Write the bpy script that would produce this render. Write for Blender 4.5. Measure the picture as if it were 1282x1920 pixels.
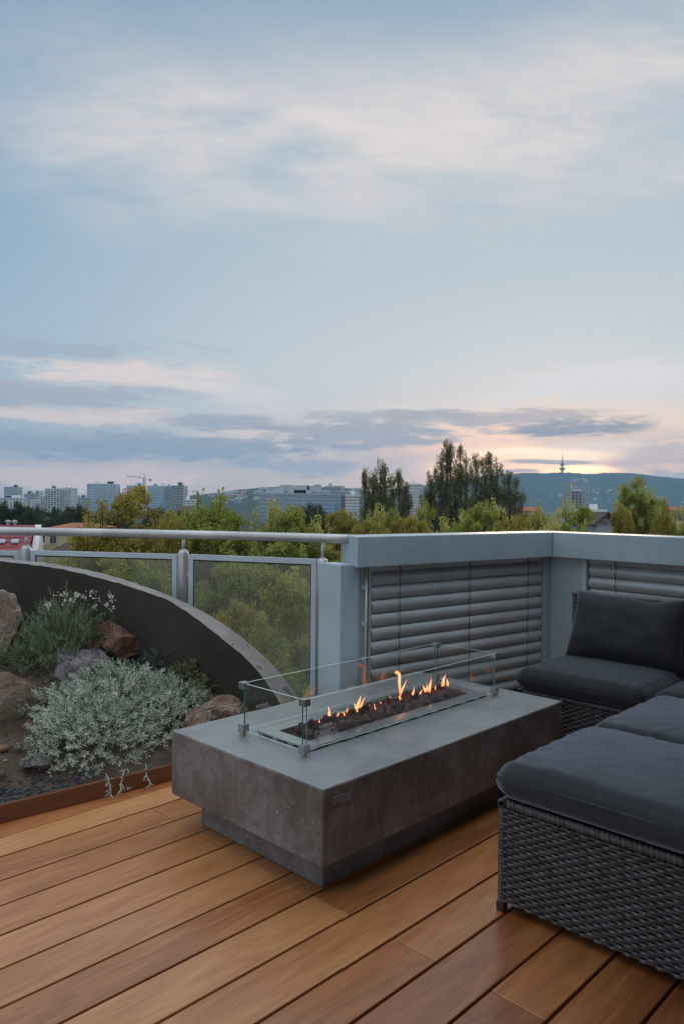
import bpy, bmesh, math, random
import numpy as np
from mathutils import Vector, Matrix, noise as mnoise

SC = bpy.context.scene
COL = SC.collection
for _o in list(bpy.data.objects):
    bpy.data.objects.remove(_o)
R = math.radians
rng = np.random.default_rng(7)
random.seed(7)

# ------------------------------------------------------------------ camera
EYE, PITCH, ROLL, FPX = 1.2444, -0.00811, 0.01002, 1391.4
cam_d = bpy.data.cameras.new('camera')
cam = bpy.data.objects.new('camera', cam_d); COL.objects.link(cam)
cam_d.sensor_fit = 'VERTICAL'; cam_d.sensor_height = 36.0
cam_d.lens = 36.0 * FPX / 1920.0
cam_d.clip_start = 0.05; cam_d.clip_end = 20000
_f = Vector((0, math.cos(PITCH), math.sin(PITCH))); _r0 = Vector((1, 0, 0)); _u0 = _r0.cross(_f)
_r = math.cos(ROLL) * _r0 + math.sin(ROLL) * _u0
_u = -math.sin(ROLL) * _r0 + math.cos(ROLL) * _u0
cam.matrix_world = Matrix(((_r.x, _u.x, -_f.x, 0), (_r.y, _u.y, -_f.y, 0), (_r.z, _u.z, -_f.z, EYE), (0, 0, 0, 1)))
SC.camera = cam

# ------------------------------------------------------------------ view
SC.view_settings.view_transform = 'Standard'
SC.view_settings.look = 'None'
SC.view_settings.exposure = 0.0
SC.view_settings.gamma = 1.0
SC.view_settings.use_curve_mapping = False
SC.render.engine = 'CYCLES'
SC.cycles.max_bounces = 10
SC.cycles.transparent_max_bounces = 24
SC.cycles.volume_bounces = 1
SC.cycles.use_denoising = True

# ------------------------------------------------------------------ world
class NT:
    """small helper for writing node trees"""
    def __init__(s, nt): s.nt = nt
    def n(s, t, **kw):
        nd = s.nt.nodes.new(t)
        for k, v in kw.items(): setattr(nd, k, v)
        return nd
    def put(s, sock, v):
        if hasattr(v, 'is_linked') or isinstance(v, bpy.types.NodeSocket): s.nt.links.new(v, sock)
        else:
            if isinstance(v, (tuple, list)) and len(v) == 3 and sock.type == 'RGBA': v = (*v, 1)
            sock.default_value = v
    def m(s, op, a, b=None, c=None, clamp=False):
        nd = s.n('ShaderNodeMath', operation=op, use_clamp=clamp)
        s.put(nd.inputs[0], a)
        if b is not None: s.put(nd.inputs[1], b)
        if c is not None: s.put(nd.inputs[2], c)
        return nd.outputs[0]
    def vm(s, op, a, b=None):
        nd = s.n('ShaderNodeVectorMath', operation=op)
        s.put(nd.inputs[0], a)
        if b is not None: s.put(nd.inputs[1], b)
        return nd.outputs[0]
    def noise(s, vec, scale=5, detail=4, rough=.5, dist=0, col=False):
        nd = s.n('ShaderNodeTexNoise')
        if vec is not None: s.put(nd.inputs['Vector'], vec)
        nd.inputs['Scale'].default_value = scale; nd.inputs['Detail'].default_value = detail
        nd.inputs['Roughness'].default_value = rough; nd.inputs['Distortion'].default_value = dist
        return nd.outputs['Color'] if col else nd.outputs['Fac']
    def ss(s, v, a, b, lo=0., hi=1.):
        nd = s.n('ShaderNodeMapRange', interpolation_type='SMOOTHSTEP')
        s.put(nd.inputs['Value'], v)
        for k, x in (('From Min', a), ('From Max', b), ('To Min', lo), ('To Max', hi)): s.put(nd.inputs[k], x)
        return nd.outputs['Result']
    def mix(s, fac, a, b, blend='MIX'):
        nd = s.n('ShaderNodeMix', data_type='RGBA', blend_type=blend)
        s.put(nd.inputs[0], fac); s.put(nd.inputs[6], a); s.put(nd.inputs[7], b)
        return nd.outputs[2]
    def ramp(s, fac, stops):
        nd = s.n('ShaderNodeValToRGB'); e = nd.color_ramp.elements
        while len(e) > 1: e.remove(e[-1])
        e[0].position = stops[0][0]; e[0].color = (*stops[0][1], 1)
        for p, c in stops[1:]:
            k = e.new(p); k.color = (*c, 1)
        s.put(nd.inputs[0], fac)
        return nd.outputs[0]

SUN_AZ, SUN_EL = 16.4, 5.0
W = bpy.data.worlds.new('World'); SC.world = W; W.use_nodes = True
wt = NT(W.node_tree); W.node_tree.nodes.clear()
def build_sky():
    t = wt
    g = t.n('ShaderNodeTexCoord').outputs['Generated']
    d = t.vm('NORMALIZE', g)
    sep = t.n('ShaderNodeSeparateXYZ'); t.put(sep.inputs[0], d)
    x, y, z = sep.outputs
    el = t.m('MULTIPLY', t.m('ARCSINE', z), 180 / math.pi)
    az = t.m('MULTIPLY', t.m('ARCTAN2', x, y), 180 / math.pi)
    sky = t.n('ShaderNodeTexSky', sky_type='NISHITA', sun_disc=False)
    sky.sun_elevation = R(SUN_EL); sky.sun_rotation = R(SUN_AZ); sky.altitude = 150
    sky.air_density = 1.0; sky.dust_density = 1.2; sky.ozone_density = 1.5
    base = t.ramp(t.m('DIVIDE', el, 90., clamp=True), [
        (0, (.60, .56, .55)), (.035, (.64, .64, .65)), (.075, (.70, .72, .73)), (.11, (.69, .73, .745)), (.16, (.61, .67, .72)),
        (.22, (.51, .61, .68)), (.30, (.42, .54, .64)), (.38, (.315, .44, .565)), (.42, (.38, .50, .62)), (.48, (.80, .88, .96)), (.56, (1.2, 1.25, 1.3)), (1, (1.45, 1.48, 1.54))])
    # the side away from the sunset is bluer and a little deeper
    ca_ = t.m('COSINE', t.m('SUBTRACT', t.m('ARCTAN2', x, y), R(SUN_AZ)))
    away = t.m('MULTIPLY', t.m('MULTIPLY', t.ss(ca_, .985, .70), t.ss(ca_, -.85, -.15)), t.ss(el, 50., 36.))   # deepest at right angles to the sun
    base = t.mix(away, base, t.mix(1., base, (.60, .76, .90), 'MULTIPLY'))
    # the real sky model contributes its share of colour to the gradient
    base = t.mix(.08, base, t.mix(1., sky.outputs[0], (.10, .10, .10), 'MULTIPLY'))
    # high cirrus
    den = t.m('ADD', z, .22)
    cv = t.n('ShaderNodeCombineXYZ')
    t.put(cv.inputs[0], t.m('DIVIDE', x, den)); t.put(cv.inputs[1], t.m('DIVIDE', y, den))
    c1 = t.noise(t.vm('MULTIPLY', cv.outputs[0], (1.5, 3.0, 1)), 2.0, 9, .55, .35)
    c2 = t.noise(t.vm('MULTIPLY', cv.outputs[0], (.9, 1.3, 1)), 1.3, 4, .55, .4)
    c3 = t.noise(t.vm('MULTIPLY', cv.outputs[0], (4., 11., 1)), 2.2, 8, .62, .8)
    warp = t.m('ADD', t.m('MULTIPLY', t.m('SUBTRACT', c2, .5), 9.), t.m('MULTIPLY', t.m('SUBTRACT', c1, .5), 7.))
    cel = t.m('SUBTRACT', t.m('ADD', el, warp), 26.6)
    band = t.m('EXPONENT', t.m('MULTIPLY', t.m('POWER', t.m('ABSOLUTE', t.m('DIVIDE', cel, 4.9)), 2.2), -1.))
    cir = t.m('MULTIPLY', band, t.m('ADD', t.ss(c1, .06, .66), t.m('MULTIPLY', t.m('SUBTRACT', c3, .5), .8)), clamp=True)
    cir = t.m('MULTIPLY', cir, t.ss(ca_, .70, .90, .25, 1.))
    col = t.mix(t.m('MULTIPLY', cir, 1.0, clamp=True), base, (.80, .735, .705))
    thin = t.m('MULTIPLY', t.ss(c1, .52, .8), t.ss(el, 14., 26.))
    col = t.mix(t.m('MULTIPLY', thin, .12), col, (.66, .66, .68))
    # low cloud banks: streaky noise in direction space
    n1 = t.noise(t.vm('MULTIPLY', d, (6., 6., 30.)), 1., 8, .60, .5)
    n2 = t.noise(t.vm('MULTIPLY', d, (17., 17., 85.)), 1., 7, .62, .5)
    n3 = t.noise(t.vm('MULTIPLY', d, (4.5, 4.5, 12.)), 1., 3, .5, .2)
    n4 = t.noise(t.vm('MULTIPLY', d, (44., 44., 170.)), 1., 5, .6, .4)
    nA = t.m('ADD', t.m('ADD', t.m('MULTIPLY', t.m('SUBTRACT', n1, .5), 1.1), t.m('MULTIPLY', t.m('SUBTRACT', n2, .5), 1.35)), t.m('MULTIPLY', t.m('SUBTRACT', n4, .5), .75))
    wv = t.m('ADD', t.m('MULTIPLY', t.m('SUBTRACT', n1, .5), 2.0), t.m('MULTIPLY', t.m('SUBTRACT', n3, .5), 1.5))
    elw = t.m('ADD', el, wv)
    elf = t.m('ADD', el, t.m('MULTIPLY', wv, .30))
    azw = t.m('ADD', az, t.m('MULTIPLY', t.m('SUBTRACT', n3, .5), 6.))
    def blob(a0, e0, sa, se, e=None, a=None):
        u = t.m('POWER', t.m('ABSOLUTE', t.m('DIVIDE', t.m('SUBTRACT', a or azw, a0), sa)), 2.6)
        v = t.m('POWER', t.m('ABSOLUTE', t.m('DIVIDE', t.m('SUBTRACT', e or elw, e0), se)), 2.)
        return t.m('EXPONENT', t.m('MULTIPLY', t.m('ADD', u, v), -1.))
    def lay(c, mask, amp, colr): return t.mix(t.m('MULTIPLY', mask, amp, clamp=True), c, colr)
    def cloud(c, a0, e0, sa, se, amp, colr, soft=.28, k=1.0, e=None):
        b_ = blob(a0, e0, sa, se, e); q = t.m('ADD', b_, t.m('MULTIPLY', nA, t.m('MULTIPLY', t.ss(b_, .02, .5), k)))
        return lay(c, t.ss(q, .44 - soft, .44 + soft), amp, colr)
    # the same banks go on all the way round the horizon
    ring = t.m('MULTIPLY', t.m('EXPONENT', t.m('MULTIPLY', t.m('POWER', t.m('ABSOLUTE', t.m('DIVIDE', t.m('SUBTRACT', elw, 4.5), 3.)), 2.), -1.)),
               t.ss(t.m('ABSOLUTE', az), 32., 60.))
    col = lay(col, t.m('MULTIPLY', ring, t.ss(n1, .35, .6)), .6, (.42, .47, .54))
    gl = t.m('EXPONENT', t.m('MULTIPLY', t.m('ADD', t.m('POWER', t.m('DIVIDE', t.m('SUBTRACT', az, 15.5), 14.), 2.), t.m('POWER', t.m('DIVIDE', t.m('SUBTRACT', el, 3.0), 3.6), 2.)), -1.))
    col = lay(col, gl, .92, (2.05, 1.14, .66))
    low = t.m('EXPONENT', t.m('MULTIPLY', t.m('POWER', t.m('DIVIDE', t.m('SUBTRACT', el, 1.5), 2.4), 2.), -1.))
    col = lay(col, low, .5, (.92, .70, .60))
    for a0, e0, sa, se, amp, c in [(-16.5, 9.4, 7.5, 1.25, .9, (.90, .77, .71)), (-9, 8.4, 5, .8, .7, (.84, .78, .75)), (-5.5, 5.2, 6.5, 1.1, .95, (.95, .78, .70)), (-4.5, 7.2, 5, .6, .6, (.86, .77, .73)),
                                   (-19, 6.3, 8, .7, .9, (.90, .75, .69)), (-20, 2.0, 9, 1.0, .95, (1.0, .76, .67)), (2, 3.2, 8, .9, .8, (.88, .70, .65)), (20, 5.0, 7, 1.2, .7, (.95, .75, .64)),
                                   (20, 9.2, 8, 1.3, .75, (.90, .86, .83)), (13.5, 8.4, 4, .35, .8, (.94, .89, .84)), (8, 7.6, 7, .45, .6, (.92, .84, .80))]:
        col = cloud(col, a0, e0, sa, se, amp, c, .40, 1.5)
    for a0, e0, sa, se, amp, c in [(-16, 4.15, 15, 1.15, .92, (.375, .425, .51)), (-9.5, 6.25, 5.5, .50, .85, (.43, .455, .52)), (2, 5.6, 7.5, 1.05, .85, (.43, .45, .51)), (4, 7.0, 7, .55, .75, (.47, .50, .54)),
                                   (11, 6.55, 10, .80, .80, (.54, .50, .50)), (-20.5, 7.7, 7, .95, .85, (.46, .47, .53)), (-21, 10.9, 7.5, .65, .85, (.42, .49, .57)), (-14, 8.0, 3.5, .45, .5, (.50, .53, .58)),
                                   (-18, 14.8, 2.4, .6, .5, (.44, .54, .62)), (-13, 11.6, 4.0, .30, .55, (.48, .57, .64)), (-23, 12.2, 5, .4, .5, (.45, .54, .62)), (18, 6.0, 4.2, .60, .95, (.40, .40, .44)),
                                   (-4, 2.9, 7, .65, .75, (.46, .51, .58)), (24, 3.9, 4, .9, .5, (.60, .56, .56)), (24, 1.9, 6, .9, .8, (.50, .56, .62))]:
        col = cloud(col, a0, e0, sa, se, amp, c, .34, 1.55)
    for a0, e0, sa, se, amp, c in [(15.0, 3.95, 6.0, .60, .95, (2.2, 1.60, 1.02)), (16.0, 2.85, 4.8, .48, 1.0, (3.6, 2.2, 1.1)), (11.5, 3.0, 5.5, 1.0, .9, (2.1, 1.30, .74)), (19.5, 4.6, 3.5, .4, .7, (1.3, 1.06, .88))]:
        col = cloud(col, a0, e0, sa, se, amp, c, .36, .55, elf)
    for a0, e0, sa, se, amp in [(15.6, 3.42, 3.8, .20, .85), (12.6, 2.72, 2.3, .15, .8)]:
        col = cloud(col, a0, e0, sa, se, amp, (.60, .50, .49), .25, .35, elf)
    bg = t.n('ShaderNodeBackground'); bg.inputs[1].default_value = 0.10
    # colours above are written at picture level; the Background runs at 0.10
    t.put(bg.inputs[0], t.mix(1., col, (10., 10., 10.), 'MULTIPLY'))
    out = t.n('ShaderNodeOutputWorld'); W.node_tree.links.new(bg.outputs[0], out.inputs[0])
build_sky()
W.cycles.sampling_method = 'MANUAL'; W.cycles.sample_map_resolution = 1024

sun_d = bpy.data.lights.new('sun', 'SUN'); sun = bpy.data.objects.new('sun', sun_d); COL.objects.link(sun)
sun_d.energy = 1.3; sun_d.angle = R(14); sun_d.color = (1.0, .72, .48)
sun.rotation_euler = Vector((-math.sin(R(SUN_AZ)) * math.cos(R(SUN_EL)), -math.cos(R(SUN_AZ)) * math.cos(R(SUN_EL)), -math.sin(R(SUN_EL)))).to_track_quat('-Z', 'Y').to_euler()
sun.location = (40, 140, 60)

# ------------------------------------------------------------------ helpers
def at(px, py, Y):
    """world point seen at photo pixel (px, py) at distance Y in front of the camera"""
    d = _r * ((px - 641) / FPX) + _u * ((960 - py) / FPX) + _f
    k = Y / d.y
    return Vector((0, 0, EYE)) + d * k
def tag(o, label=None, cat=None, group=None, kind=None):
    if label: o['label'] = label
    if cat: o['category'] = cat
    if group: o['group'] = group
    if kind: o['kind'] = kind
    return o
def empty(name, loc=(0, 0, 0), rz=0, parent=None):
    o = bpy.data.objects.new(name, None); COL.objects.link(o)
    o.location = loc; o.rotation_euler = (0, 0, rz); o.parent = parent
    o.empty_display_size = .1
    return o
def link(name, me, parent=None, loc=None, rz=None):
    o = bpy.data.objects.new(name, me); COL.objects.link(o)
    if parent: o.parent = parent
    if loc is not None: o.location = loc
    if rz is not None: o.rotation_euler = (0, 0, rz) if not hasattr(rz, '__len__') else rz
    return o
def kids(o): return [c for c in bpy.data.objects if c.parent == o]
def copy_tree(o, parent=None, cache={}):
    c = o.copy(); COL.objects.link(c); c.parent = parent
    if o not in cache: cache[o] = kids(o)
    for ch in cache[o]: copy_tree(ch, c, cache)
    return c

class MB:
    """collects shapes and links them as one mesh object"""
    def __init__(s): s.v = []; s.f = []; s.m = []
    def add(s, verts, faces, mi=0):
        o = len(s.v); s.v += [tuple(map(float, p)) for p in verts]
        s.f += [tuple(i + o for i in q) for q in faces]; s.m += [mi] * len(faces)
        return s
    def box(s, x0, x1, y0, y1, z0, z1, mi=0, M=None):
        vs = [Vector((x, y, z)) for z in (z0, z1) for x, y in ((x0, y0), (x1, y0), (x1, y1), (x0, y1))]
        if M is not None: vs = [M @ v for v in vs]
        return s.add(vs, [(3, 2, 1, 0), (4, 5, 6, 7), (0, 1, 5, 4), (1, 2, 6, 5), (2, 3, 7, 6), (3, 0, 4, 7)], mi)
    def bar(s, p, q, w, h, mi=0, up=(0, 0, 1)):
        p, q = Vector(p), Vector(q); d = (q - p).normalized(); up = Vector(up)
        if abs(d.dot(up)) > .98: up = Vector((1, 0, 0))
        a = d.cross(up).normalized(); b = a.cross(d)
        vs = [e + a * (i * w / 2) + b * (j * h / 2) for e in (p, q) for i, j in ((-1, -1), (1, -1), (1, 1), (-1, 1))]
        return s.add(vs, [(0, 1, 2, 3), (7, 6, 5, 4), (0, 4, 5, 1), (1, 5, 6, 2), (2, 6, 7, 3), (3, 7, 4, 0)], mi)
    def tube(s, pts, rad, n=8, mi=0, cap=True, sq=(1, 1)):
        pts = [Vector(p) for p in pts]
        if not hasattr(rad, '__len__'): rad = [rad] * len(pts)
        rings = []; ref = None
        for i, p in enumerate(pts):
            d = (pts[min(i + 1, len(pts) - 1)] - pts[max(i - 1, 0)]).normalized()
            if ref is None: ref = Vector((1, 0, 0)) if abs(d.x) < .9 else Vector((0, 1, 0))
            a = (ref - d * ref.dot(d)).normalized(); ref = a; b = d.cross(a)
            rings.append([p + (a * math.cos(2 * math.pi * k / n) * sq[0] + b * math.sin(2 * math.pi * k / n) * sq[1]) * rad[i] for k in range(n)])
        vs = [v for r in rings for v in r]; fs = []
        for i in range(len(pts) - 1):
            for k in range(n):
                k2 = (k + 1) % n; fs.append((i * n + k, i * n + k2, (i + 1) * n + k2, (i + 1) * n + k))
        if cap: fs += [tuple(range(n - 1, -1, -1)), tuple(range((len(pts) - 1) * n, len(pts) * n))]
        return s.add(vs, fs, mi)
    def lathe(s, prof, c=(0, 0, 0), n=16, mi=0):
        vs = [(c[0] + r * math.cos(2 * math.pi * k / n), c[1] + r * math.sin(2 * math.pi * k / n), c[2] + z) for r, z in prof for k in range(n)]
        fs = [(i * n + k, i * n + (k + 1) % n, (i + 1) * n + (k + 1) % n, (i + 1) * n + k) for i in range(len(prof) - 1) for k in range(n)]
        fs += [tuple(range(n - 1, -1, -1)), tuple(range((len(prof) - 1) * n, len(prof) * n))]
        return s.add(vs, fs, mi)
    def mesh(s, name, mats, smooth=False):
        me = bpy.data.meshes.new(name); me.from_pydata(s.v, [], s.f)
        for mm in (mats if isinstance(mats, (list, tuple)) else [mats]): me.materials.append(mm)
        me.polygons.foreach_set('material_index', s.m)
        if smooth: me.polygons.foreach_set('use_smooth', [True] * len(s.f))
        me.update(); return me
    def build(s, name, mats, parent=None, loc=None, rz=None, smooth=False, bevel=0, seg=2, kind=None):
        o = link(name, s.mesh(name, mats, smooth), parent, loc, rz)
        if bevel:
            b = o.modifiers.new('bevel', 'BEVEL'); b.width = bevel; b.segments = seg; b.limit_method = 'ANGLE'; b.angle_limit = R(40)
            b.harden_normals = False
        if kind: o['kind'] = kind
        return o

def np_mesh(name, V, F, mats, midx=None, smooth=False):
    me = bpy.data.meshes.new(name)
    me.from_pydata(V.tolist(), [], F.tolist())
    for mm in (mats if isinstance(mats, (list, tuple)) else [mats]): me.materials.append(mm)
    if midx is not None: me.polygons.foreach_set('material_index', np.asarray(midx, dtype=np.int32))
    if smooth: me.polygons.foreach_set('use_smooth', [True] * len(F))
    me.update(); return me
def unit(v): return v / np.maximum(np.linalg.norm(v, axis=-1, keepdims=True), 1e-9)
def leaf_quads(P, D, N, L, Wd, curl=.12):
    """one pointed leaf per row: base P, direction D, normal hint N, length L, width Wd"""
    D = unit(D); S = unit(np.cross(D, N)); Nn = np.cross(S, D)
    L = L[:, None]; Wd = Wd[:, None]
    mid = P + D * L * .45 + Nn * L * curl * .5
    V = np.stack([P, mid + S * Wd * .5, P + D * L - Nn * L * curl, mid - S * Wd * .5], 1).reshape(-1, 3)
    F = np.arange(len(P) * 4).reshape(-1, 4)
    return V, F

# ------------------------------------------------------------------ materials
def new_mat(name):
    m = bpy.data.materials.new(name); m.use_nodes = True; m.node_tree.nodes.clear()
    t = NT(m.node_tree); out = t.n('ShaderNodeOutputMaterial')
    return m, t, out
def bsdf(t, out, color, rough=.5, metal=0, spec=.5, bump=None, bstr=.3, bdist=.01, **kw):
    b = t.n('ShaderNodeBsdfPrincipled')
    t.put(b.inputs['Base Color'], color); t.put(b.inputs['Roughness'], rough); t.put(b.inputs['Metallic'], metal)
    t.put(b.inputs['Specular IOR Level'], spec)
    for k, v in kw.items(): t.put(b.inputs[k.replace('_', ' ')], v)
    if bump is not None:
        bp = t.n('ShaderNodeBump'); bp.inputs['Strength'].default_value = bstr; bp.inputs['Distance'].default_value = bdist
        t.put(bp.inputs['Height'], bump); t.nt.links.new(bp.outputs[0], b.inputs['Normal'])
    t.nt.links.new(b.outputs[0], out.inputs[0]); return b
def obj_co(t): return t.n('ShaderNodeTexCoord').outputs['Object']
def rnd(t): return t.n('ShaderNodeObjectInfo').outputs['Random']
def shift(t, co):
    r = rnd(t); c = t.n('ShaderNodeCombineXYZ')
    t.put(c.inputs[0], t.m('MULTIPLY', r, 37.)); t.put(c.inputs[1], t.m('MULTIPLY', r, 91.)); t.put(c.inputs[2], t.m('MULTIPLY', r, 53.))
    return t.vm('ADD', co, c.outputs[0])
def plain(name, c, rough=.6, metal=0, var=.15, scale=8, spec=.5, bump=0, bs=60):
    m, t, o = new_mat(name); co = obj_co(t)
    n = t.noise(co, scale, 5, .6)
    k = t.ss(n, .3, .7, 1 - var, 1 + var)
    colr = t.mix(1., c, t.n('ShaderNodeCombineColor').outputs[0], 'MULTIPLY') if False else None
    cc = t.n('ShaderNodeVectorMath', operation='SCALE'); cc.inputs[0].default_value = c; t.put(cc.inputs['Scale'], k)
    bsdf(t, o, cc.outputs[0], rough, metal, spec, bump=t.noise(co, bs, 4, .6) if bump else None, bstr=bump, bdist=.004)
    return m
def m_wood(name, stops, rough=.46):
    m, t, o = new_mat(name); co = shift(t, obj_co(t))
    g = t.vm('MULTIPLY', co, (1.5, 10., 10.))
    n1 = t.noise(g, 1.5, 7, .62, 1.8); n2 = t.noise(t.vm('MULTIPLY', co, (4., 190., 190.)), 1., 5, .65, .5)
    n3 = t.noise(t.vm('MULTIPLY', co, (.9, 4., 4.)), 1.3, 3, .5, .8)
    f = t.m('ADD', t.m('MULTIPLY', n1, .62), t.m('ADD', t.m('MULTIPLY', n2, .22), t.m('MULTIPLY', n3, .26)))
    f = t.m('ADD', f, t.m('MULTIPLY', t.m('SUBTRACT', rnd(t), .5), .24))
    tone = t.n('ShaderNodeObjectInfo').outputs['Color']; ts = t.n('ShaderNodeSeparateColor'); t.put(ts.inputs[0], tone)   # per-board tone: bleaching, plus light and shade painted across the deck
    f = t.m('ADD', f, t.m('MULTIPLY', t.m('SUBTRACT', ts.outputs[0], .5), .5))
    c = t.ramp(f, stops)
    # fine dark pores along the grain
    por = t.ss(t.noise(t.vm('MULTIPLY', co, (14., 420., 420.)), 1., 2, .5), .62, .78)
    c = t.mix(t.m('MULTIPLY', por, .30), c, (.06, .025, .012))
    kn = t.ss(t.noise(t.vm('MULTIPLY', co, (5., 26., 26.)), 1., 2, .5, 1.), .74, .84)
    c = t.mix(t.m('MULTIPLY', kn, .5), c, (.07, .03, .015))
    rg = t.ss(n3, .3, .7, rough - .06, rough + .12)
    bsdf(t, o, c, rg, 0, .5, bump=n2, bstr=.16, bdist=.002, Coat_Weight=.8, Coat_Roughness=.26, Coat_IOR=1.5)
    return m
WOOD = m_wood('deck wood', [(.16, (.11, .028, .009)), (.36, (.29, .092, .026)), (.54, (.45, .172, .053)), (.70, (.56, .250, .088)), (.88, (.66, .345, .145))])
KERBW = m_wood('kerb wood', [(.25, (.085, .026, .012)), (.5, (.15, .05, .02)), (.8, (.22, .085, .035))], .45)
def m_concrete(name, dark, lite, rough, sp=.5, speck=1.0, pitk=.5, midk=.45):
    m, t, o = new_mat(name); co = obj_co(t)
    big = t.noise(co, 5., 5, .6, .4); mid = t.noise(co, 26., 5, .65)
    c = t.mix(t.ss(big, .32, .68), dark, lite)
    c = t.mix(t.m('MULTIPLY', t.ss(mid, .35, .75), midk), c, tuple(v * .62 for v in dark))
    vo = t.n('ShaderNodeTexVoronoi', feature='F1'); t.put(vo.inputs['Vector'], t.vm('ADD', co, t.vm('MULTIPLY', t.noise(co, 60, 2, .5, 0, True), (.012, .012, .012)))); vo.inputs['Scale'].default_value = 95
    spk = t.m('MULTIPLY', t.ss(vo.outputs['Distance'], .34, .22), t.ss(t.noise(co, 22., 3, .6), .47, .62))
    c = t.mix(t.m('MULTIPLY', spk, .62 * speck), c, tuple(min(1, v * 2.6 + .03) for v in lite))
    drip = t.ss(t.noise(t.vm('MULTIPLY', co, (26., 26., 2.2)), 1., 3, .5), .6, .75)
    c = t.mix(t.m('MULTIPLY', drip, .22 * speck), c, tuple(v * 1.7 for v in lite))
    pit = t.ss(t.noise(co, 120., 2, .5), .66, .74)
    c = t.mix(t.m('MULTIPLY', pit, pitk), c, tuple(v * .4 for v in dark))
    h = t.m('ADD', t.m('MULTIPLY', mid, .5), t.m('SUBTRACT', t.m('MULTIPLY', spk, .25), pit))
    bsdf(t, o, c, t.ss(big, .3, .7, rough - .05, rough + .10), 0, sp, bump=h, bstr=.25, bdist=.0015)
    return m
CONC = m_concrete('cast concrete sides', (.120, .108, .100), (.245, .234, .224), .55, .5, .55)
CONCT = m_concrete('sealed sky-lit concrete top', (.275, .292, .312), (.325, .343, .362), .30, .5, .04, .12, .34)  # smooth sealed top; paler bluish base paints in the sky's reflection
CONCP = m_concrete('concrete plinth', (.16, .155, .152), (.24, .235, .235), .6)
def m_paint(name, c, rough=.42, metal=.0, mott=.085):
    m, t, o = new_mat(name); co = obj_co(t)
    n = t.noise(co, 2.2, 5, .6); fine = t.noise(co, 420., 2, .5)
    k = t.m('ADD', t.ss(n, .3, .7, 1 - mott, 1 + mott), t.m('MULTIPLY', t.m('SUBTRACT', fine, .5), .10))
    cc = t.n('ShaderNodeVectorMath', operation='SCALE'); cc.inputs[0].default_value = c; t.put(cc.inputs['Scale'], k)
    bsdf(t, o, cc.outputs[0], t.ss(n, .3, .7, rough - .05, rough + .06), metal, .5, bump=fine, bstr=.06, bdist=.001)
    return m
ALU = m_paint('grey powder coat', (.41, .505, .57), .42)
ALU_LIT = m_paint('lit grey powder coat', (.51, .62, .71), .40)  # same coat as the grey one, lightened for faces turned to the light
SLAT = m_paint('slat coat', (.50, .52, .54), .34, .25, .09)
STEEL = m_paint('brushed steel', (.55, .55, .56), .28, .9)
CLIP = m_paint('dark steel', (.42, .43, .44), .32, .8)
GALV = m_paint('galvanised rail', (.56, .57, .58), .40, .6, .22)
PIPE = m_paint('bare alloy', (.55, .53, .50), .4, .6)
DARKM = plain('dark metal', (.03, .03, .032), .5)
BLACK = plain('shadow gap', (.012, .011, .010), .9)
WALLD = plain('dark render', (.052, .049, .042), .9, 0, .22, 3.5, .3, .5, 90)
def m_capstone():
    m, t, o = new_mat('rough cement cap'); co = obj_co(t)
    a = t.noise(co, 6., 6, .6); b_ = t.noise(co, 70., 5, .7); s = t.ss(t.noise(co, 9., 4, .6, .8), .62, .65)
    c = t.mix(t.ss(a, .3, .7), (.26, .25, .245), (.36, .35, .345))
    c = t.mix(t.m('MULTIPLY', t.ss(b_, .5, .72), .5), c, (.15, .145, .14))
    c = t.mix(t.m('MULTIPLY', s, .7), c, (.09, .075, .065))
    bsdf(t, o, c, .85, 0, .3, bump=b_, bstr=.5, bdist=.004); return m
CAPST = m_capstone()
def m_fabric(name, c, sheen=.6):
    m, t, o = new_mat(name); co = obj_co(t)
    w1 = t.n('ShaderNodeTexWave', wave_type='BANDS', bands_direction='X'); w1.inputs['Scale'].default_value = 190; t.put(w1.inputs['Vector'], co)
    w2 = t.n('ShaderNodeTexWave', wave_type='BANDS', bands_direction='Y'); w2.inputs['Scale'].default_value = 190; t.put(w2.inputs['Vector'], co)
    n = t.noise(co, 150., 4, .75); big = t.noise(co, 4., 4, .6)
    k = t.m('ADD', t.ss(big, .3, .7, .9, 1.08), t.m('MULTIPLY', t.m('SUBTRACT', n, .5), 1.5))
    cc = t.n('ShaderNodeVectorMath', operation='SCALE'); cc.inputs[0].default_value = c; t.put(cc.inputs['Scale'], k)
    h = t.m('ADD', t.m('MULTIPLY', t.m('ADD', w1.outputs['Fac'], w2.outputs['Fac']), .5), n)
    b = bsdf(t, o, cc.outputs[0], .82, 0, .3, bump=h, bstr=.25, bdist=.001)
    b.inputs['Sheen Weight'].default_value = sheen; b.inputs['Sheen Roughness'].default_value = .38; b.inputs['Sheen Tint'].default_value = (.75, .85, 1, 1)
    return m
FAB = m_fabric('charcoal cushion cloth', (.040, .048, .054), 1.)
FABD = m_fabric('charcoal pillow cloth', (.026, .029, .033), .4)
def m_wicker():
    m, t, o = new_mat('grey wicker strand'); co = obj_co(t)
    n = t.noise(co, 42., 3, .5); s = t.noise(t.vm('MULTIPLY', co, (30., 30., 900.)), 1., 2, .5)
    c = t.mix(t.ss(n, .35, .65), (.050, .047, .049), (.115, .110, .116))
    c = t.mix(t.m('MULTIPLY', t.ss(s, .45, .7), .4), c, (.19, .18, .19))
    bsdf(t, o, c, .33, 0, .5); return m
WICK = m_wicker()
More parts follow.
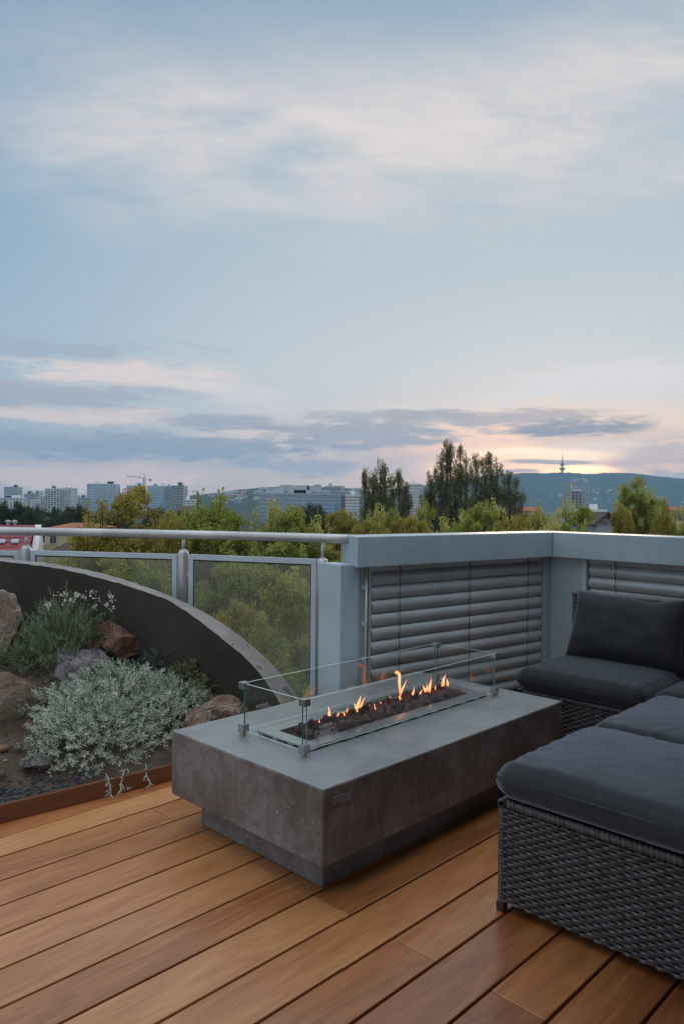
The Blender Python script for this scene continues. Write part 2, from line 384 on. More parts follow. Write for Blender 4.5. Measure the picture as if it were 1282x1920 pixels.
def m_soil():
    m, t, o = new_mat('dry garden soil'); co = obj_co(t)
    a = t.noise(co, 9., 8, .65); b_ = t.noise(co, 75., 5, .7)
    c = t.mix(t.ss(a, .3, .7), (.085, .062, .048), (.16, .125, .098))
    c = t.mix(t.m('MULTIPLY', t.ss(b_, .55, .7), .5), c, (.16, .13, .105))
    bsdf(t, o, c, .95, 0, .2, bump=t.m('ADD', a, b_), bstr=.9, bdist=.02); return m
SOIL = m_soil()
def m_rock(name, a, b_, lichen, la=.5):
    m, t, o = new_mat(name); co = shift(t, obj_co(t))
    n1 = t.noise(co, 7., 7, .65, .5); n2 = t.noise(co, 38., 6, .7); n3 = t.noise(co, 120., 3, .6)
    c = t.mix(t.ss(n1, .32, .66), a, b_)
    c = t.mix(t.m('MULTIPLY', t.ss(n2, .50, .72), .6), c, tuple(v * .35 for v in a))
    c = t.mix(t.m('MULTIPLY', t.m('MULTIPLY', t.ss(n3, .48, .62), t.ss(n1, .40, .62)), la), c, lichen)
    g = t.n('ShaderNodeNewGeometry').outputs['Pointiness']
    c = t.mix(t.m('MULTIPLY', t.ss(g, .52, .60), .35), c, lichen)
    bsdf(t, o, c, .85, 0, .35, bump=t.m('ADD', t.m('MULTIPLY', n1, 1.6), t.m('ADD', n2, t.m('MULTIPLY', n3, .4))), bstr=1., bdist=.03); return m
ROCKR = m_rock('rusty rock', (.20, .088, .052), (.35, .20, .14), (.48, .44, .41), .5)
ROCKG = m_rock('grey speckled rock', (.085, .078, .075), (.22, .21, .21), (.55, .55, .57), .8)
ROCKB = m_rock('brown slab rock', (.20, .125, .09), (.32, .22, .165), (.4, .38, .38), .35)
ROCKL = m_rock('lichened rock', (.26, .15, .10), (.45, .34, .27), (.70, .66, .60), .75)
PEB = m_rock('tan pebble', (.34, .22, .14), (.42, .30, .21), (.5, .42, .36), .2)
GRAV = m_rock('blue slate chips', (.035, .045, .065), (.09, .11, .145), (.2, .23, .28), .3)
LAVA = m_rock('lava rock', (.25, .095, .075), (.50, .235, .20), (.58, .36, .32), .5)
LAVAD = m_rock('dark lava rock', (.09, .055, .052), (.22, .13, .125), (.36, .24, .23), .4)
def m_leaf(name, c, var=.25, trans=.3, rough=.55, sc=2.5, hue=None):
    m, t, o = new_mat(name); co = t.n('ShaderNodeNewGeometry').outputs['Position']
    n = t.noise(co, sc, 3, .6); g = t.n('ShaderNodeNewGeometry').outputs['Random Per Island']
    k = t.m('MULTIPLY', t.ss(n, .3, .7, 1 - var, 1 + var), t.m('ADD', t.m('MULTIPLY', g, .55), .72))
    cc = t.n('ShaderNodeVectorMath', operation='SCALE'); cc.inputs[0].default_value = c; t.put(cc.inputs['Scale'], k)
    colr = cc.outputs[0]
    if hue: colr = t.mix(t.m('MULTIPLY', t.ss(g, .55, .95), .8), colr, hue)
    b = t.n('ShaderNodeBsdfPrincipled'); t.put(b.inputs['Base Color'], colr); b.inputs['Roughness'].default_value = rough; b.inputs['Specular IOR Level'].default_value = .3
    tr = t.n('ShaderNodeBsdfTranslucent'); t.put(tr.inputs[0], t.mix(1., colr, (1.15, 1.1, .6), 'MULTIPLY'))
    mx = t.n('ShaderNodeMixShader'); mx.inputs[0].default_value = trans
    t.nt.links.new(b.outputs[0], mx.inputs[1]); t.nt.links.new(tr.outputs[0], mx.inputs[2]); t.nt.links.new(mx.outputs[0], o.inputs[0])
    return m
L_MAPLE = m_leaf('maple leaf', (.30, .345, .09), .25, .45, hue=(.40, .41, .13))
L_TIP = m_leaf('maple tip leaf', (.52, .51, .19), .2, .4)
L_YEL = m_leaf('yellowing leaf', (.40, .36, .085), .25, .45, hue=(.54, .41, .11))
L_GRN = m_leaf('green leaf', (.23, .27, .058), .3, .45, hue=(.34, .35, .09))
L_DRK = m_leaf('dark leaf', (.06, .08, .032), .3, .25)
L_POP = m_leaf('poplar leaf', (.20, .215, .11), .35, .35, hue=(.15, .145, .08))
L_OLIVE = m_leaf('olive leaf', (.43, .38, .11), .3, .35, hue=(.26, .18, .07))
S_SILV = m_leaf('silver leaf', (.53, .61, .52), .2, .06, .7, 9.)
S_SAGE = m_leaf('sage leaf', (.27, .36, .25), .25, .2, .6, 7., hue=(.17, .20, .10))
S_LAV = m_leaf('blue grey leaf', (.18, .235, .245), .2, .15, .65, 9.)
S_BRN = m_leaf('bronze green leaf', (.22, .24, .14), .3, .15, .6, 9., hue=(.20, .165, .12))
S_DK = m_leaf('creeper leaf', (.040, .065, .032), .3, .15, .6, 9.)
S_MOSS = m_leaf('moss', (.13, .15, .022), .3, .2, .7, 9.)
S_DRY = m_leaf('dry stem', (.14, .085, .05), .3, .1, .8, 9.)
PETAL = m_leaf('white petal', (.66, .66, .70), .08, .3, .6, 5.)
BARK = plain('bark', (.075, .06, .05), .9, 0, .3, 12, .2, .6, 40)
STEMG = plain('green stem', (.10, .12, .06), .8)

def m_glass(name, tint, edge=False, ior=1.5, veil=0, veilc=(.5, .52, .48)):
    m, t, o = new_mat(name)
    tr = t.n('ShaderNodeBsdfTransparent'); tr.inputs[0].default_value = (*tint, 1)
    gl = t.n('ShaderNodeBsdfGlossy'); gl.inputs['Roughness'].default_value = .02 if not veil else .08
    fr = t.n('ShaderNodeFresnel'); bf = t.n('ShaderNodeNewGeometry').outputs['Backfacing']
    t.put(fr.inputs[0], t.m('ADD', t.m('MULTIPLY', bf, 1. / ior - ior), ior))   # same index on the way in and out
    mx = t.n('ShaderNodeMixShader'); t.nt.links.new(fr.outputs[0], mx.inputs[0])
    t.nt.links.new(tr.outputs[0], mx.inputs[1]); t.nt.links.new(gl.outputs[0], mx.inputs[2]); res = mx.outputs[0]
    if veil:
        co = obj_co(t)
        n = t.noise(t.vm('MULTIPLY', co, (1., 1., .6)), 2.1, 4, .6, .4); sp = t.ss(t.noise(co, 60., 2, .5), .72, .80)
        d = t.n('ShaderNodeBsdfTranslucent'); d.inputs[0].default_value = (*veilc, 1)
        d2 = t.n('ShaderNodeBsdfDiffuse'); d2.inputs[0].default_value = (*veilc, 1)
        a2 = t.n('ShaderNodeAddShader'); m3 = t.n('ShaderNodeMixShader'); m3.inputs[0].default_value = .5
        t.nt.links.new(d.outputs[0], m3.inputs[1]); t.nt.links.new(d2.outputs[0], m3.inputs[2])
        m2 = t.n('ShaderNodeMixShader')
        t.put(m2.inputs[0], t.m('ADD', t.ss(n, .3, .72, veil * .35, veil * 1.5), t.m('MULTIPLY', sp, .12)))
        t.nt.links.new(res, m2.inputs[1]); t.nt.links.new(m3.outputs[0], m2.inputs[2]); res = m2.outputs[0]
    t.nt.links.new(res, o.inputs[0]); return m
GLASS = m_glass('clear guard glass', (.985, .996, .99))
GEDGE = plain('green glass edge', (.66, .78, .75), .12, 0, .05, 5, .9)
GEDGEV = plain('deep green glass edge', (.10, .30, .24), .15, 0, .1, 5, .8)
RGLASS = m_glass('weathered balustrade glass', (.90, .94, .87), veil=.12)
WHITE = plain('white print', (.80, .80, .80), .6, 0, .02)
def m_flame():
    m, t, o = new_mat('gas flame')
    z = t.n('ShaderNodeSeparateXYZ'); t.put(z.inputs[0], t.n('ShaderNodeTexCoord').outputs['Generated'])
    c = t.ramp(z.outputs[2], [(0, (.60, .15, .04)), (.22, (1., .32, .10)), (.6, (1., .42, .18)), (1, (1., .36, .14))])
    e = t.n('ShaderNodeEmission'); t.put(e.inputs[0], c); e.inputs[1].default_value = 2.1
    tr = t.n('ShaderNodeBsdfTransparent'); mx = t.n('ShaderNodeMixShader')
    lw = t.n('ShaderNodeLayerWeight'); lw.inputs[0].default_value = .35
    f = t.m('MULTIPLY', t.m('SUBTRACT', 1., lw.outputs['Facing']), t.ss(z.outputs[2], -.05, .4, .35, 1.))
    t.put(mx.inputs[0], t.m('MULTIPLY', t.m('ADD', f, .08), .80, clamp=True))
    t.nt.links.new(tr.outputs[0], mx.inputs[1]); t.nt.links.new(e.outputs[0], mx.inputs[2]); t.nt.links.new(mx.outputs[0], o.inputs[0])
    return m
FLAME = m_flame()
# far town
P_WHITE = plain('white render', (.78, .79, .80), .8, 0, .08, .2)
P_GREY = plain('grey render', (.44, .46, .48), .8, 0, .08, .2)
P_CREAM = plain('cream render', (.62, .54, .33), .8, 0, .08, .5)
P_BLUEG = plain('blue grey render', (.42, .49, .55), .8, 0, .08, .5)
P_BRICK = plain('brick red cladding', (.32, .12, .08), .8, 0, .1, .3)
P_RED = plain('red roof sheet', (.27, .040, .045), .5, 0, .15, .6)
P_TILE = plain('orange roof tile', (.36, .115, .055), .75, 0, .2, 1.5)
P_BRN = plain('brown roof', (.085, .055, .045), .8, 0, .2, 1.)
P_GLASS = plain('blue office glass', (.19, .32, .41), .12, 0, .25, .08, .9)
P_GLASD = plain('dark window glass', (.045, .06, .07), .15, 0, .2, .3, .8)
P_CONC = plain('raw concrete', (.52, .51, .50), .85, 0, .12, .3)
P_CRANE = plain('crane yellow', (.50, .40, .12), .6)
P_CRANR = plain('crane red grey', (.32, .24, .22), .6)
P_TOWER = plain('tower concrete', (.30, .19, .16), .8)
def m_forest():
    m, t, o = new_mat('hill forest'); co = obj_co(t)
    a = t.noise(co, .012, 6, .65); b_ = t.noise(co, .09, 4, .7)
    c = t.mix(t.ss(a, .35, .65), (.040, .062, .032), (.072, .098, .046))
    c = t.mix(t.m('MULTIPLY', t.ss(b_, .45, .65), .6), c, (.105, .125, .058))
    bsdf(t, o, c, .95, 0, .1, bump=b_, bstr=1., bdist=6.); return m
FOREST = m_forest()
def m_ground():
    m, t, o = new_mat('ground cover'); co = obj_co(t)
    a = t.noise(co, .05, 6, .6); b_ = t.noise(co, 1.2, 5, .7)
    c = t.mix(t.ss(a, .4, .6), (.045, .06, .025), (.085, .085, .05))
    c = t.mix(t.m('MULTIPLY', t.ss(b_, .45, .7), .5), c, (.03, .042, .018))
    bsdf(t, o, c, .95, 0, .1, bump=b_, bstr=.8, bdist=.1); return m
GROUND = m_ground()

# ------------------------------------------------------------------ frames of the terrace
YA = 0.79790; FX, FY = -0.0484, 2.2851           # table, deck boards and sofa
YW = 0.66850; CX, CY = 1.349, 4.759              # parapet corner
GZ = -8.5                                        # street level below the terrace
ca, sa_ = math.cos(YA), math.sin(YA)
cw, sw = math.cos(YW), math.sin(YW)
def T(a, b, z=0): return Vector((FX + a * ca - b * sa_, FY + a * sa_ + b * ca, z))
def WL(s, b, z=0): return Vector((CX + s * cw - b * sw, CY + s * sw + b * cw, z))
RP = (-0.083, -0.469, 3.93)                       # plan curve of the balustrade
def offc(x, o):
    y = RP[0] * x * x + RP[1] * x + RP[2]; m = 2 * RP[0] * x + RP[1]; k = math.hypot(m, 1)
    return x + m / k * o, y - o / k

# ground far below
MB().box(-3290, 3290, -60, 3840, GZ - .6, GZ).build('ground', GROUND, kind='structure')

# body of the house that carries the terrace
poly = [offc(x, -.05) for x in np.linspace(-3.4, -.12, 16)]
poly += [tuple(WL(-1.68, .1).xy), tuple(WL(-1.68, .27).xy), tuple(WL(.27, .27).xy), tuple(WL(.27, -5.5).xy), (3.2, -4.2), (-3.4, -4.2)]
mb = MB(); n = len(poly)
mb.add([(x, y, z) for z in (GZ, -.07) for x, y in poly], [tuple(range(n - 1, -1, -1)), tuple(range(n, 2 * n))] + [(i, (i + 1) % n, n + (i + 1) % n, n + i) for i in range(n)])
mb.build('terrace_slab', plain('near-black slab', (.014, .012, .011), .95), kind='structure')  # near-black colour deepens the shade in the gaps between boards

# ------------------------------------------------------------------ deck boards
deck = tag(empty('deck', (FX, FY, 0), YA), kind='structure')
gaps = [-.912, -.744, -.581, -.413, -.255, -.087, .076, .232, .389, .548, .709, .865, 1.033, 1.189]
while gaps[0] > -3.0: gaps.insert(0, gaps[0] - .1616)
gaps.append(1.35)
for i in range(len(gaps) - 1):
    b0, b1 = gaps[i] + .0046, gaps[i + 1] - .0046
    row = i - gaps.index(-.912)
    amax = 2.72 - max(0, (b1 - .70)) * 7.5 if b1 < .86 else 1.05
    js = [-2.7, -1.38, .033, 1.45, amax] if row % 2 else [-2.7, -1.9, -.52 if row not in (2, 4, 6, 8, 10) else -2.0, .86, amax]
    if row in (2, 4): js = [-2.7, -1.6, amax * .55 if False else 1.2, amax]
    if row == 6: js = [-2.7, -1.3, .64, amax]
    if row in (8, 10, 12): js = [-2.7, -1.45, min(1.0, amax)]
    js = sorted(set(j for j in js if j <= amax))
    for a0, a1 in zip(js[:-1], js[1:]):
        if a1 - a0 < .05: continue
        l = (a1 - a0) / 2 - .0008; w = (b1 - b0) / 2
        dz = random.uniform(-.0008, .0008)
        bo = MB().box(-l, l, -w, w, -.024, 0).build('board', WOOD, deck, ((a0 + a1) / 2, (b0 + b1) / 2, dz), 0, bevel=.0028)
        # tone grades across the deck: paler weathered boards, painted shade towards the sofa
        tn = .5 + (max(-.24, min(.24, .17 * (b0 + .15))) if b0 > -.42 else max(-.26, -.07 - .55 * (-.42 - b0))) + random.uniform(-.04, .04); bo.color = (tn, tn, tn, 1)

# ------------------------------------------------------------------ parapets with blinds
ZT, ZB = 1.089, .931
def wl_obj(mb, name, mat, parent, bevel=.003): return mb.build(name, mat, parent, bevel=bevel)
pl = tag(empty('parapet', (CX, CY, 0), YW), 'grey boxed parapet with end column, standing behind the fire table', 'parapet')
m = MB()
cap = [(-1.618, 0), (0, 0), (.23, .23), (-1.54, .23)]
m.add([(x, y, z) for z in (ZB, ZT) for x, y in cap], [(3, 2, 1, 0), (4, 5, 6, 7), (0, 1, 5, 4), (1, 2, 6, 5), (2, 3, 7, 6), (3, 0, 4, 7)])
m.build('cap', ALU, pl, bevel=.004)
MB().box(-1.673, -1.559, .06, .245, -.06, .944).build('end_column', ALU_LIT, pl, bevel=.002)
MB().box(-1.559, -1.490, .075, .235, -.06, .930).build('groove_panel', ALU, pl, bevel=.001)
MB().tube([(-1.511, .058, -.05), (-1.511, .058, .929)], .0075, 10).build('pipe', PIPE, pl, smooth=True)
for z in (.82, .63, .44): MB().box(-1.527, -1.506, .052, .075, z - .012, z + .012).build('pipe_bracket', ALU_LIT, pl, bevel=.002)
MB().box(.002, .030, .058, .11, -.06, .930).build('side_rail', ALU, pl, bevel=.001)
MB().box(.030, .215, .058, .215, -.06, .9305).build('corner_column', ALU, pl, bevel=.002)
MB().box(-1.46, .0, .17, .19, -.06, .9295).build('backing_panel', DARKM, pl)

pr = tag(empty('parapet', (CX, CY, 0), YW), 'grey boxed parapet standing behind the wicker backrest', 'parapet')
m = MB(); cap = [(0.0, -5.4), (.23, -5.4), (.23, .2285), (0.0, -.0015)]
m.add([(x, y, z) for z in (ZB, ZT) for x, y in cap], [(3, 2, 1, 0), (4, 5, 6, 7), (0, 1, 5, 4), (1, 2, 6, 5), (2, 3, 7, 6), (3, 0, 4, 7)])
m.build('cap', ALU, pr, bevel=.004)
MB().box(.062, .215, -.186, .057, -.06, .930).build('corner_column', ALU, pr, bevel=.002)
MB().box(.056, .10, -.209, -.1865, -.06, .9295).build('side_rail', ALU_LIT, pr, bevel=.001)
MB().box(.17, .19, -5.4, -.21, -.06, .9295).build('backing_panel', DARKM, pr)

def slat_mesh(L, name):
    # convex louvre: x along, bulging to -y
    prof = []
    for k in range(9):
        t = k / 8
        prof.append((-.025 * math.sin(math.pi * t) - .026 * (1 - t) + .014, .0415 * (2 * t - 1)))
    vs, fs = [], []
    nseg = max(2, int(L / .25))
    for i in range(nseg + 1):
        x = L * i / nseg
        for y, z in prof: vs.append((x, y, z))
        for y, z in prof: vs.append((x, y + .0018, z))
    P = len(prof)
    for i in range(nseg):
        o, q = i * 2 * P, (i + 1) * 2 * P
        for k in range(P - 1):
            fs.append((o + k, q + k, q + k + 1, o + k + 1)); fs.append((o + P + k + 1, q + P + k + 1, q + P + k, o + P + k))
        fs.append((o, o + P, q + P, q)); fs.append((o + P - 1, q + P - 1, q + 2 * P - 1, o + 2 * P - 1))
    mb = MB(); mb.add(vs, fs); return mb.mesh(name, SLAT, True)
def blind(loc, rz, L, cords, label):
    e = tag(empty('venetian_blind', loc, rz), label, 'blind', 'outdoor venetian blinds')
    sm = slat_mesh(L, 'slat')
    pitch = .0727
    for i in range(12):
        o = link('slat', sm, e, (random.uniform(-.0015, .0015), 0, .897 + .0415 - pitch * (i) - .0015))
        o.rotation_euler = (R(random.uniform(-2.2, 2.2)), 0, R(random.uniform(-.06, .06)))
    for x in cords:
        m = MB()
        m.tube([(x, -.024, .05), (x, -.024, .925)], .0016, 6)
        for i in range(12):
            z = .897 - pitch * i
            m.bar((x - .004, -.026, z + .028), (x - .011, -.012, z + .002), .006, .003)
            m.bar((x, -.023, z + .006), (x + .004, -.022, z - .012), .003, .002)
        m.bar((x - .004, -.026, .915), (x + .012, -.030, .885), .002, .002)
        m.build('ladder_cord', DARKM, e)
    for xx, nm in ((-.0245, 0), ):
        MB().box(xx, xx + .016, -.028, .03, -.05, .9285).build('guide_rail', ALU, e, bevel=.001)
    pin = MB().tube([(-.006, 0, 0), (.006, 0, 0)], .004, 6).mesh('guide_pin', PIPE)
    for i in range(12):
        for x in (.0, L): link('guide_pin', pin, e, (x, 0, .925 - pitch * i))
    MB().box(0, L, -.02, .03, .9175, .9292).build('head_rail', DARKM, e)
    return e
blind(WL(-1.46, .092), YW, 1.452, [.20, .76, 1.305], 'grey louvred blind directly behind the fire table, between column and corner')
blind(WL(.092, -.222), YW - math.pi / 2, 4.8, [.185, .95, 1.7, 2.5], 'pale grey louvred blind behind the wicker backrest and tall pillow')

# unseen house behind and right of the camera, walls and eaves placed for shade
P_EAVE = plain('dark soffit', (.10, .085, .075), .7)
hw = tag(empty('house_wall', (FX, FY, 0), YA), kind='structure')
MB().box(-1.3, 4.5, -3.05, -2.80, -.07, 2.449).build('wall', P_GREY, hw)
m = MB()
for k in range(2): m.box(-.9 + k * 2.6, 1.4 + k * 2.6, -2.81, -2.785, .05, 2.25)
m.build('glazed_door', P_GLASD, hw, kind='stuff')
MB().box(-2.75, 4.6, -3.1, -1.0, 2.45, 2.65).build('eaves', P_EAVE, hw)  # overhang shaped to shade the deck by the sofa
MB().box(-2.75, -2.5, -2.799, -1.05, -.07, 2.449).build('wall', P_GREY, hw)  # unseen wing wall, added to cut light on the near deck

# ------------------------------------------------------------------ curved balustrade
rail = tag(empty('balustrade', (0, 0, 0)), 'curved steel balustrade with round handrail and weathered glass panels', 'balustrade')
RZ = 1.0705
pts = [(*offc(x, 0), RZ) for x in np.linspace(-3.4, -.06, 26)] + [(.035, 3.905, RZ)]
MB().tube(pts, .0250, 18).build('handrail', GALV, rail, smooth=True)
def px_on_rail(px):
    lo, hi = -3.4, .3
    for _ in range(50):
        md = (lo + hi) / 2; x, y = offc(md, 0)
        if x / y < (px - 641) / FPX: lo = md
        else: hi = md
    return (lo + hi) / 2
for px in (50, 345, 606, -270):
    x, y = offc(px_on_rail(px), 0)
    ht = .985 if px != 606 else .965
    pr_ = [(.031, 0), (.031, ht - .03), (.0295, ht - .018), (.024, ht - .007), (.013, ht), (.0095, ht + .001)]
    po = MB().lathe(pr_, n=16).build('post', GALV, rail, (x, y, 0), 0, smooth=True)
    MB().lathe([(.0085, ht), (.0085, RZ - .02)], n=10).build('stem', GALV, po, smooth=True)
def glass_panel(p0, p1, ztop):
    x0, y0 = offc(px_on_rail(p0), 0); x1, y1 = offc(px_on_rail(p1), 0)
    L = math.hypot(x1 - x0, y1 - y0); rz = math.atan2(y1 - y0, x1 - x0)
    f = MB(); w = .030
    f.box(0, L, -.012, .012, ztop - w, ztop); f.box(0, L, -.012, .012, .04, .04 + w)
    f.box(0, w, -.0119, .0119, .04 + w, ztop - w); f.box(L - w, L, -.0119, .0119, .04 + w, ztop - w)
    fo = f.build('panel_frame', ALU_LIT, rail, (x0, y0, 0), rz, bevel=.002)
    g = MB().box(w + .003, L - w - .003, -.004, .004, .04 + w + .003, ztop - w - .003).build('pane', RGLASS, fo)
    s = MB().box(w - .001, L - w + .001, -.0065, -.0045, ztop - w - .006, ztop - w + .001)
    s.box(w - .001, w + .005, -.0065, -.0045, .05, ztop - w); s.box(L - w - .005, L - w + .001, -.0065, -.0045, .05, ztop - w)
    s.build('rubber_seal', BLACK, fo)
    for z in (.20, .52, .84):
        for xa in (-.022, L + .001): MB().box(xa, xa + .021, -.009, .009, z - .014, z + .014).build('clamp', GALV, fo, bevel=.002)
glass_panel(61, 334, .956); glass_panel(357, 596, .958); glass_panel(-248, 38, .950)

# ------------------------------------------------------------------ curved planter wall
ZI = [(-3.3, .955), (-2.6, .945), (-1.929, .914), (-1.741, .898), (-1.585, .884), (-1.447, .861), (-1.311, .834), (-1.177, .805), (-1.034, .769), (-.911, .733), (-.752, .646), (-.603, .546), (-.485, .468), (-.394, .382), (-.322, .289), (-.297, .257), (-.2, .09), (-.12, -.05)]
ZO = [(-3.4, .96), (-2.7, .948), (-2.009, .919), (-1.831, .905), (-1.653, .889), (-1.476, .865), (-1.3, .833), (-1.125, .789), (-.996, .751), (-.829, .693), (-.688, .629), (-.534, .539), (-.405, .446), (-.331, .384), (-.258, .308), (-.223, .261), (-.13, .09), (-.06, -.05)]
def smooth_prof(P):
    xs, zs = np.array(P).T; g = np.linspace(xs[0], xs[-1], 400); z = np.interp(g, xs, zs)
    for _ in range(10): z[1:-1] = (z[:-2] + 2 * z[1:-1] + z[2:]) / 4
    return g, z
gi, zi = smooth_prof(ZI); go, zo = smooth_prof(ZO)
m = MB(); vs, fs, N = [], [], 150
for k, x in enumerate(np.linspace(-3.1, -.02, N)):
    xi, yi = offc(x, .33); xo, yo = offc(x, .17)
    j1 = .004 * mnoise.noise((x * 22, 0, 0)) + .002 * mnoise.noise((x * 90, 3, 0)); j2 = .004 * mnoise.noise((x * 22, 9, 0)) + .002 * mnoise.noise((x * 90, 7, 0))
    a_, b_ = float(np.interp(xi, gi, zi)), float(np.interp(xo, go, zo))
    xm, ym = offc(x, .25)
    vs += [(xi, yi, -.06), (xi, yi, max(a_ + j1, -.055)), (xm, ym, max((a_ + b_) / 2 + .004, -.054)), (xo, yo, max(b_ + j2, -.055)), (xo, yo, -.06)]
for k in range(N - 1):
    o, q = 5 * k, 5 * k + 5
    for i in range(4): m_i = 0 if i == 0 else 1; fs.append(((o + i, q + i, q + i + 1, o + i + 1), m_i))
for f_, mi in fs: pass
m.v = [tuple(v) for v in vs]; m.f = [f_ for f_, _ in fs] + [(0, 1, 2, 3, 4), tuple(5 * (N - 1) + i for i in (4, 3, 2, 1, 0))]; m.m = [mi for _, mi in fs] + [1, 1]
tag(m.build('planter_wall', [WALLD, CAPST]), 'dark curved planter wall with a rough grey sloping top', 'wall')

# ------------------------------------------------------------------ rockery bed
KD = Vector((.766, .643, 0)); KN = Vector((-.643, .766, 0)); K0 = Vector((-1.311, 2.863, 0))
def kd(u, d, z=0): return K0 + KD * u + KN * d + Vector((0, 0, z))
def soil_base(d): return .05 + .36 * (1 - math.exp(-(max(d, 0) / .45) ** 1.2))
def soil_z(x, y):
    w = Vector((x, y, 0)) - K0; d = w.dot(KN)
    return soil_base(d) + .018 * mnoise.noise((x * 5, y * 5, 0)) * min(1, max(d, 0) * 6) + .006 * mnoise.noise((x * 21, y * 21, 4))
vs, fs = [], []; NU, NV = 110, 60
for i in range(NU):
    u = -1.5 + 2.95 * i / (NU - 1)
    dm = .02
    for d in np.arange(.02, 2.2, .01):
        P = kd(u, d); yy = RP[0] * P.x ** 2 + RP[1] * P.x + RP[2]
        if P.y > yy - .29: break
        dm = d
    for j in range(NV):
        P = kd(u, dm * j / (NV - 1)); vs.append((P.x, P.y, soil_z(P.x, P.y)))
for i in range(NU - 1):
    for j in range(NV - 1):
        o = i * NV + j; fs.append((o, o + NV, o + NV + 1, o + 1))
mb = MB(); mb.add(vs, fs); mb.build('garden_soil', SOIL, smooth=True, kind='structure')
kb = MB().box(-1.6, 1.36, -.001, .024, .001, .072)
o = kb.build('edging_board', KERBW, None, K0, math.atan2(KD.y, KD.x), bevel=.002); o.color = (.5, .5, .5, 1)
tag(o, 'reddish wooden edging board between the deck and the rockery', 'edging board')

def rock_mesh(name, mat, sx, sy, sz, seed, facets=9, rough=.10, sub=4):
    rr = random.Random(seed); bm = bmesh.new(); bmesh.ops.create_icosphere(bm, subdivisions=sub, radius=1)
    pl_ = []
    for _ in range(facets):
        v = Vector((rr.gauss(0, 1), rr.gauss(0, 1), rr.gauss(0, 1))).normalized(); pl_.append((v, rr.uniform(.55, .85)))
    for v in bm.verts:
        p = v.co.copy()
        for nn, dd in pl_:
            e = p.dot(nn) - dd
            if e > 0: p -= nn * e * .98
        n_ = p.normalized()
        q = p * 1.7 + Vector((seed * 3.1, seed, 0))
        p += n_ * rough * (mnoise.noise(q) + .5 * mnoise.noise(q * 2.7) + .28 * mnoise.noise(q * 7) + .26 * mnoise.noise(q * 15))
        v.co = Vector((p.x * sx, p.y * sy, p.z * sz))
    me = bpy.data.meshes.new(name); bm.to_mesh(me); bm.free(); me.materials.append(mat)
    if sub < 4: me.polygons.foreach_set('use_smooth', [True] * len(me.polygons))
    return me
def rock(name, label, cat, px, py, dz, sx, sy, sz, mat, seed, rz=0, Y=None, tilt=(0, 0), facets=13, rough=.17):
    """a stone whose middle shows at photo pixel (px, py) at distance Y"""
    P = at(px, py, Y)
    o = link(name, rock_mesh(name, mat, sx, sy, sz, seed, facets, rough), None, P + Vector((0, 0, dz)), (R(tilt[0]), R(tilt[1]), R(rz)))
    return tag(o, label, cat)
rock('boulder', 'tall rust-brown boulder beside the flowering shrub', 'rock', 0, 1175, 0, .125, .13, .20, ROCKL, 3, 20, 3.90)
rock('boulder', 'grey speckled boulder between the silver shrub and the flowering plant', 'rock', 162, 1256, 0, .215, .15, .135, ROCKG, 5, 28, 3.80, (0, 12))
rock('boulder', 'rusty red boulder against the dark curved wall', 'rock', 222, 1206, 0, .145, .12, .135, ROCKR, 8, 10, 4.02, (8, 10))
rock('boulder', 'flat brown slab rock with a crusted edge below the tall boulder', 'rock', 18, 1300, -.02, .27, .19, .085, ROCKB, 12, 32, 3.55, (16, 4), 14, .13)
rock('boulder', 'long rusty rock at the foot of the curved wall behind the fire table', 'rock', 430, 1330, -.03, .175, .10, .10, ROCKL, 15, 34, 3.76, (0, 4))
rock('boulder', 'squat brown rock beside the yellow-green moss', 'rock', 372, 1350, -.03, .085, .07, .085, ROCKL, 17, 0, 3.60)
rock('stone', 'small orange stone peeping out from under the silver shrub', 'rock', 55, 1362, -.02, .045, .055, .055, ROCKR, 19, 0, 3.30)
rock('stone', 'pale grey stone half under the silver shrub near the edging', 'rock', 68, 1424, -.015, .070, .05, .035, ROCKG, 21, 25, 3.10)
rock('stone', 'small round grey stone on the bare soil', 'rock', 36, 1399, 0, .022, .02, .018, ROCKG, 23, 0, 3.14)
rock('pebble', 'smooth tan pebble on the bare soil', 'pebble', 5, 1403, 0, .030, .018, .014, PEB, 25, 20, 3.12, (0, 0), 2, .03)
rock('stone', 'rough stone just above the slate chips', 'rock', 0, 1455, 0, .022, .022, .028, ROCKG, 27, 0, 3.0)
# slate chips along the edging
m = MB(); rr = random.Random(4)
for k in range(420):
    u, d = rr.uniform(-.45, .42), abs(rr.gauss(.035, .035)) + .03
    if u > .1 and rr.random() < .4: continue
    P = kd(u, d); z = soil_z(P.x, P.y) + rr.uniform(-.001, .004); s = rr.uniform(.004, .010)
    M_ = Matrix.Translation((P.x, P.y, z)) @ Matrix.Rotation(rr.uniform(0, 6), 4, 'Z') @ Matrix.Rotation(rr.uniform(-.6, .6), 4, 'X')
    m.box(-s, s, -s * .7, s * .7, -s * .35, s * .35, 0, M_)
tag(m.build('slate_gravel', GRAV), 'blue slate chips along the edging board', 'gravel', kind='stuff')
m = MB()
for k in range(320):
    u, d = rr.uniform(-.6, .55), rr.uniform(.03, .75)
    P = kd(u, d); z = soil_z(P.x, P.y); s = abs(rr.gauss(0, .004)) + .0015
    M_ = Matrix.Translation((P.x, P.y, z)) @ Matrix.Rotation(rr.uniform(0, 6), 4, 'Z') @ Matrix.Rotation(rr.uniform(-.8, .8), 4, 'X')
    m.box(-s, s, -s * .8, s * .8, -s * .6, s * .6, 0, M_)
tag(m.build('soil_crumbs', [ROCKB]), 'small crumbs of earth and grit on the bare soil', 'grit', kind='stuff')

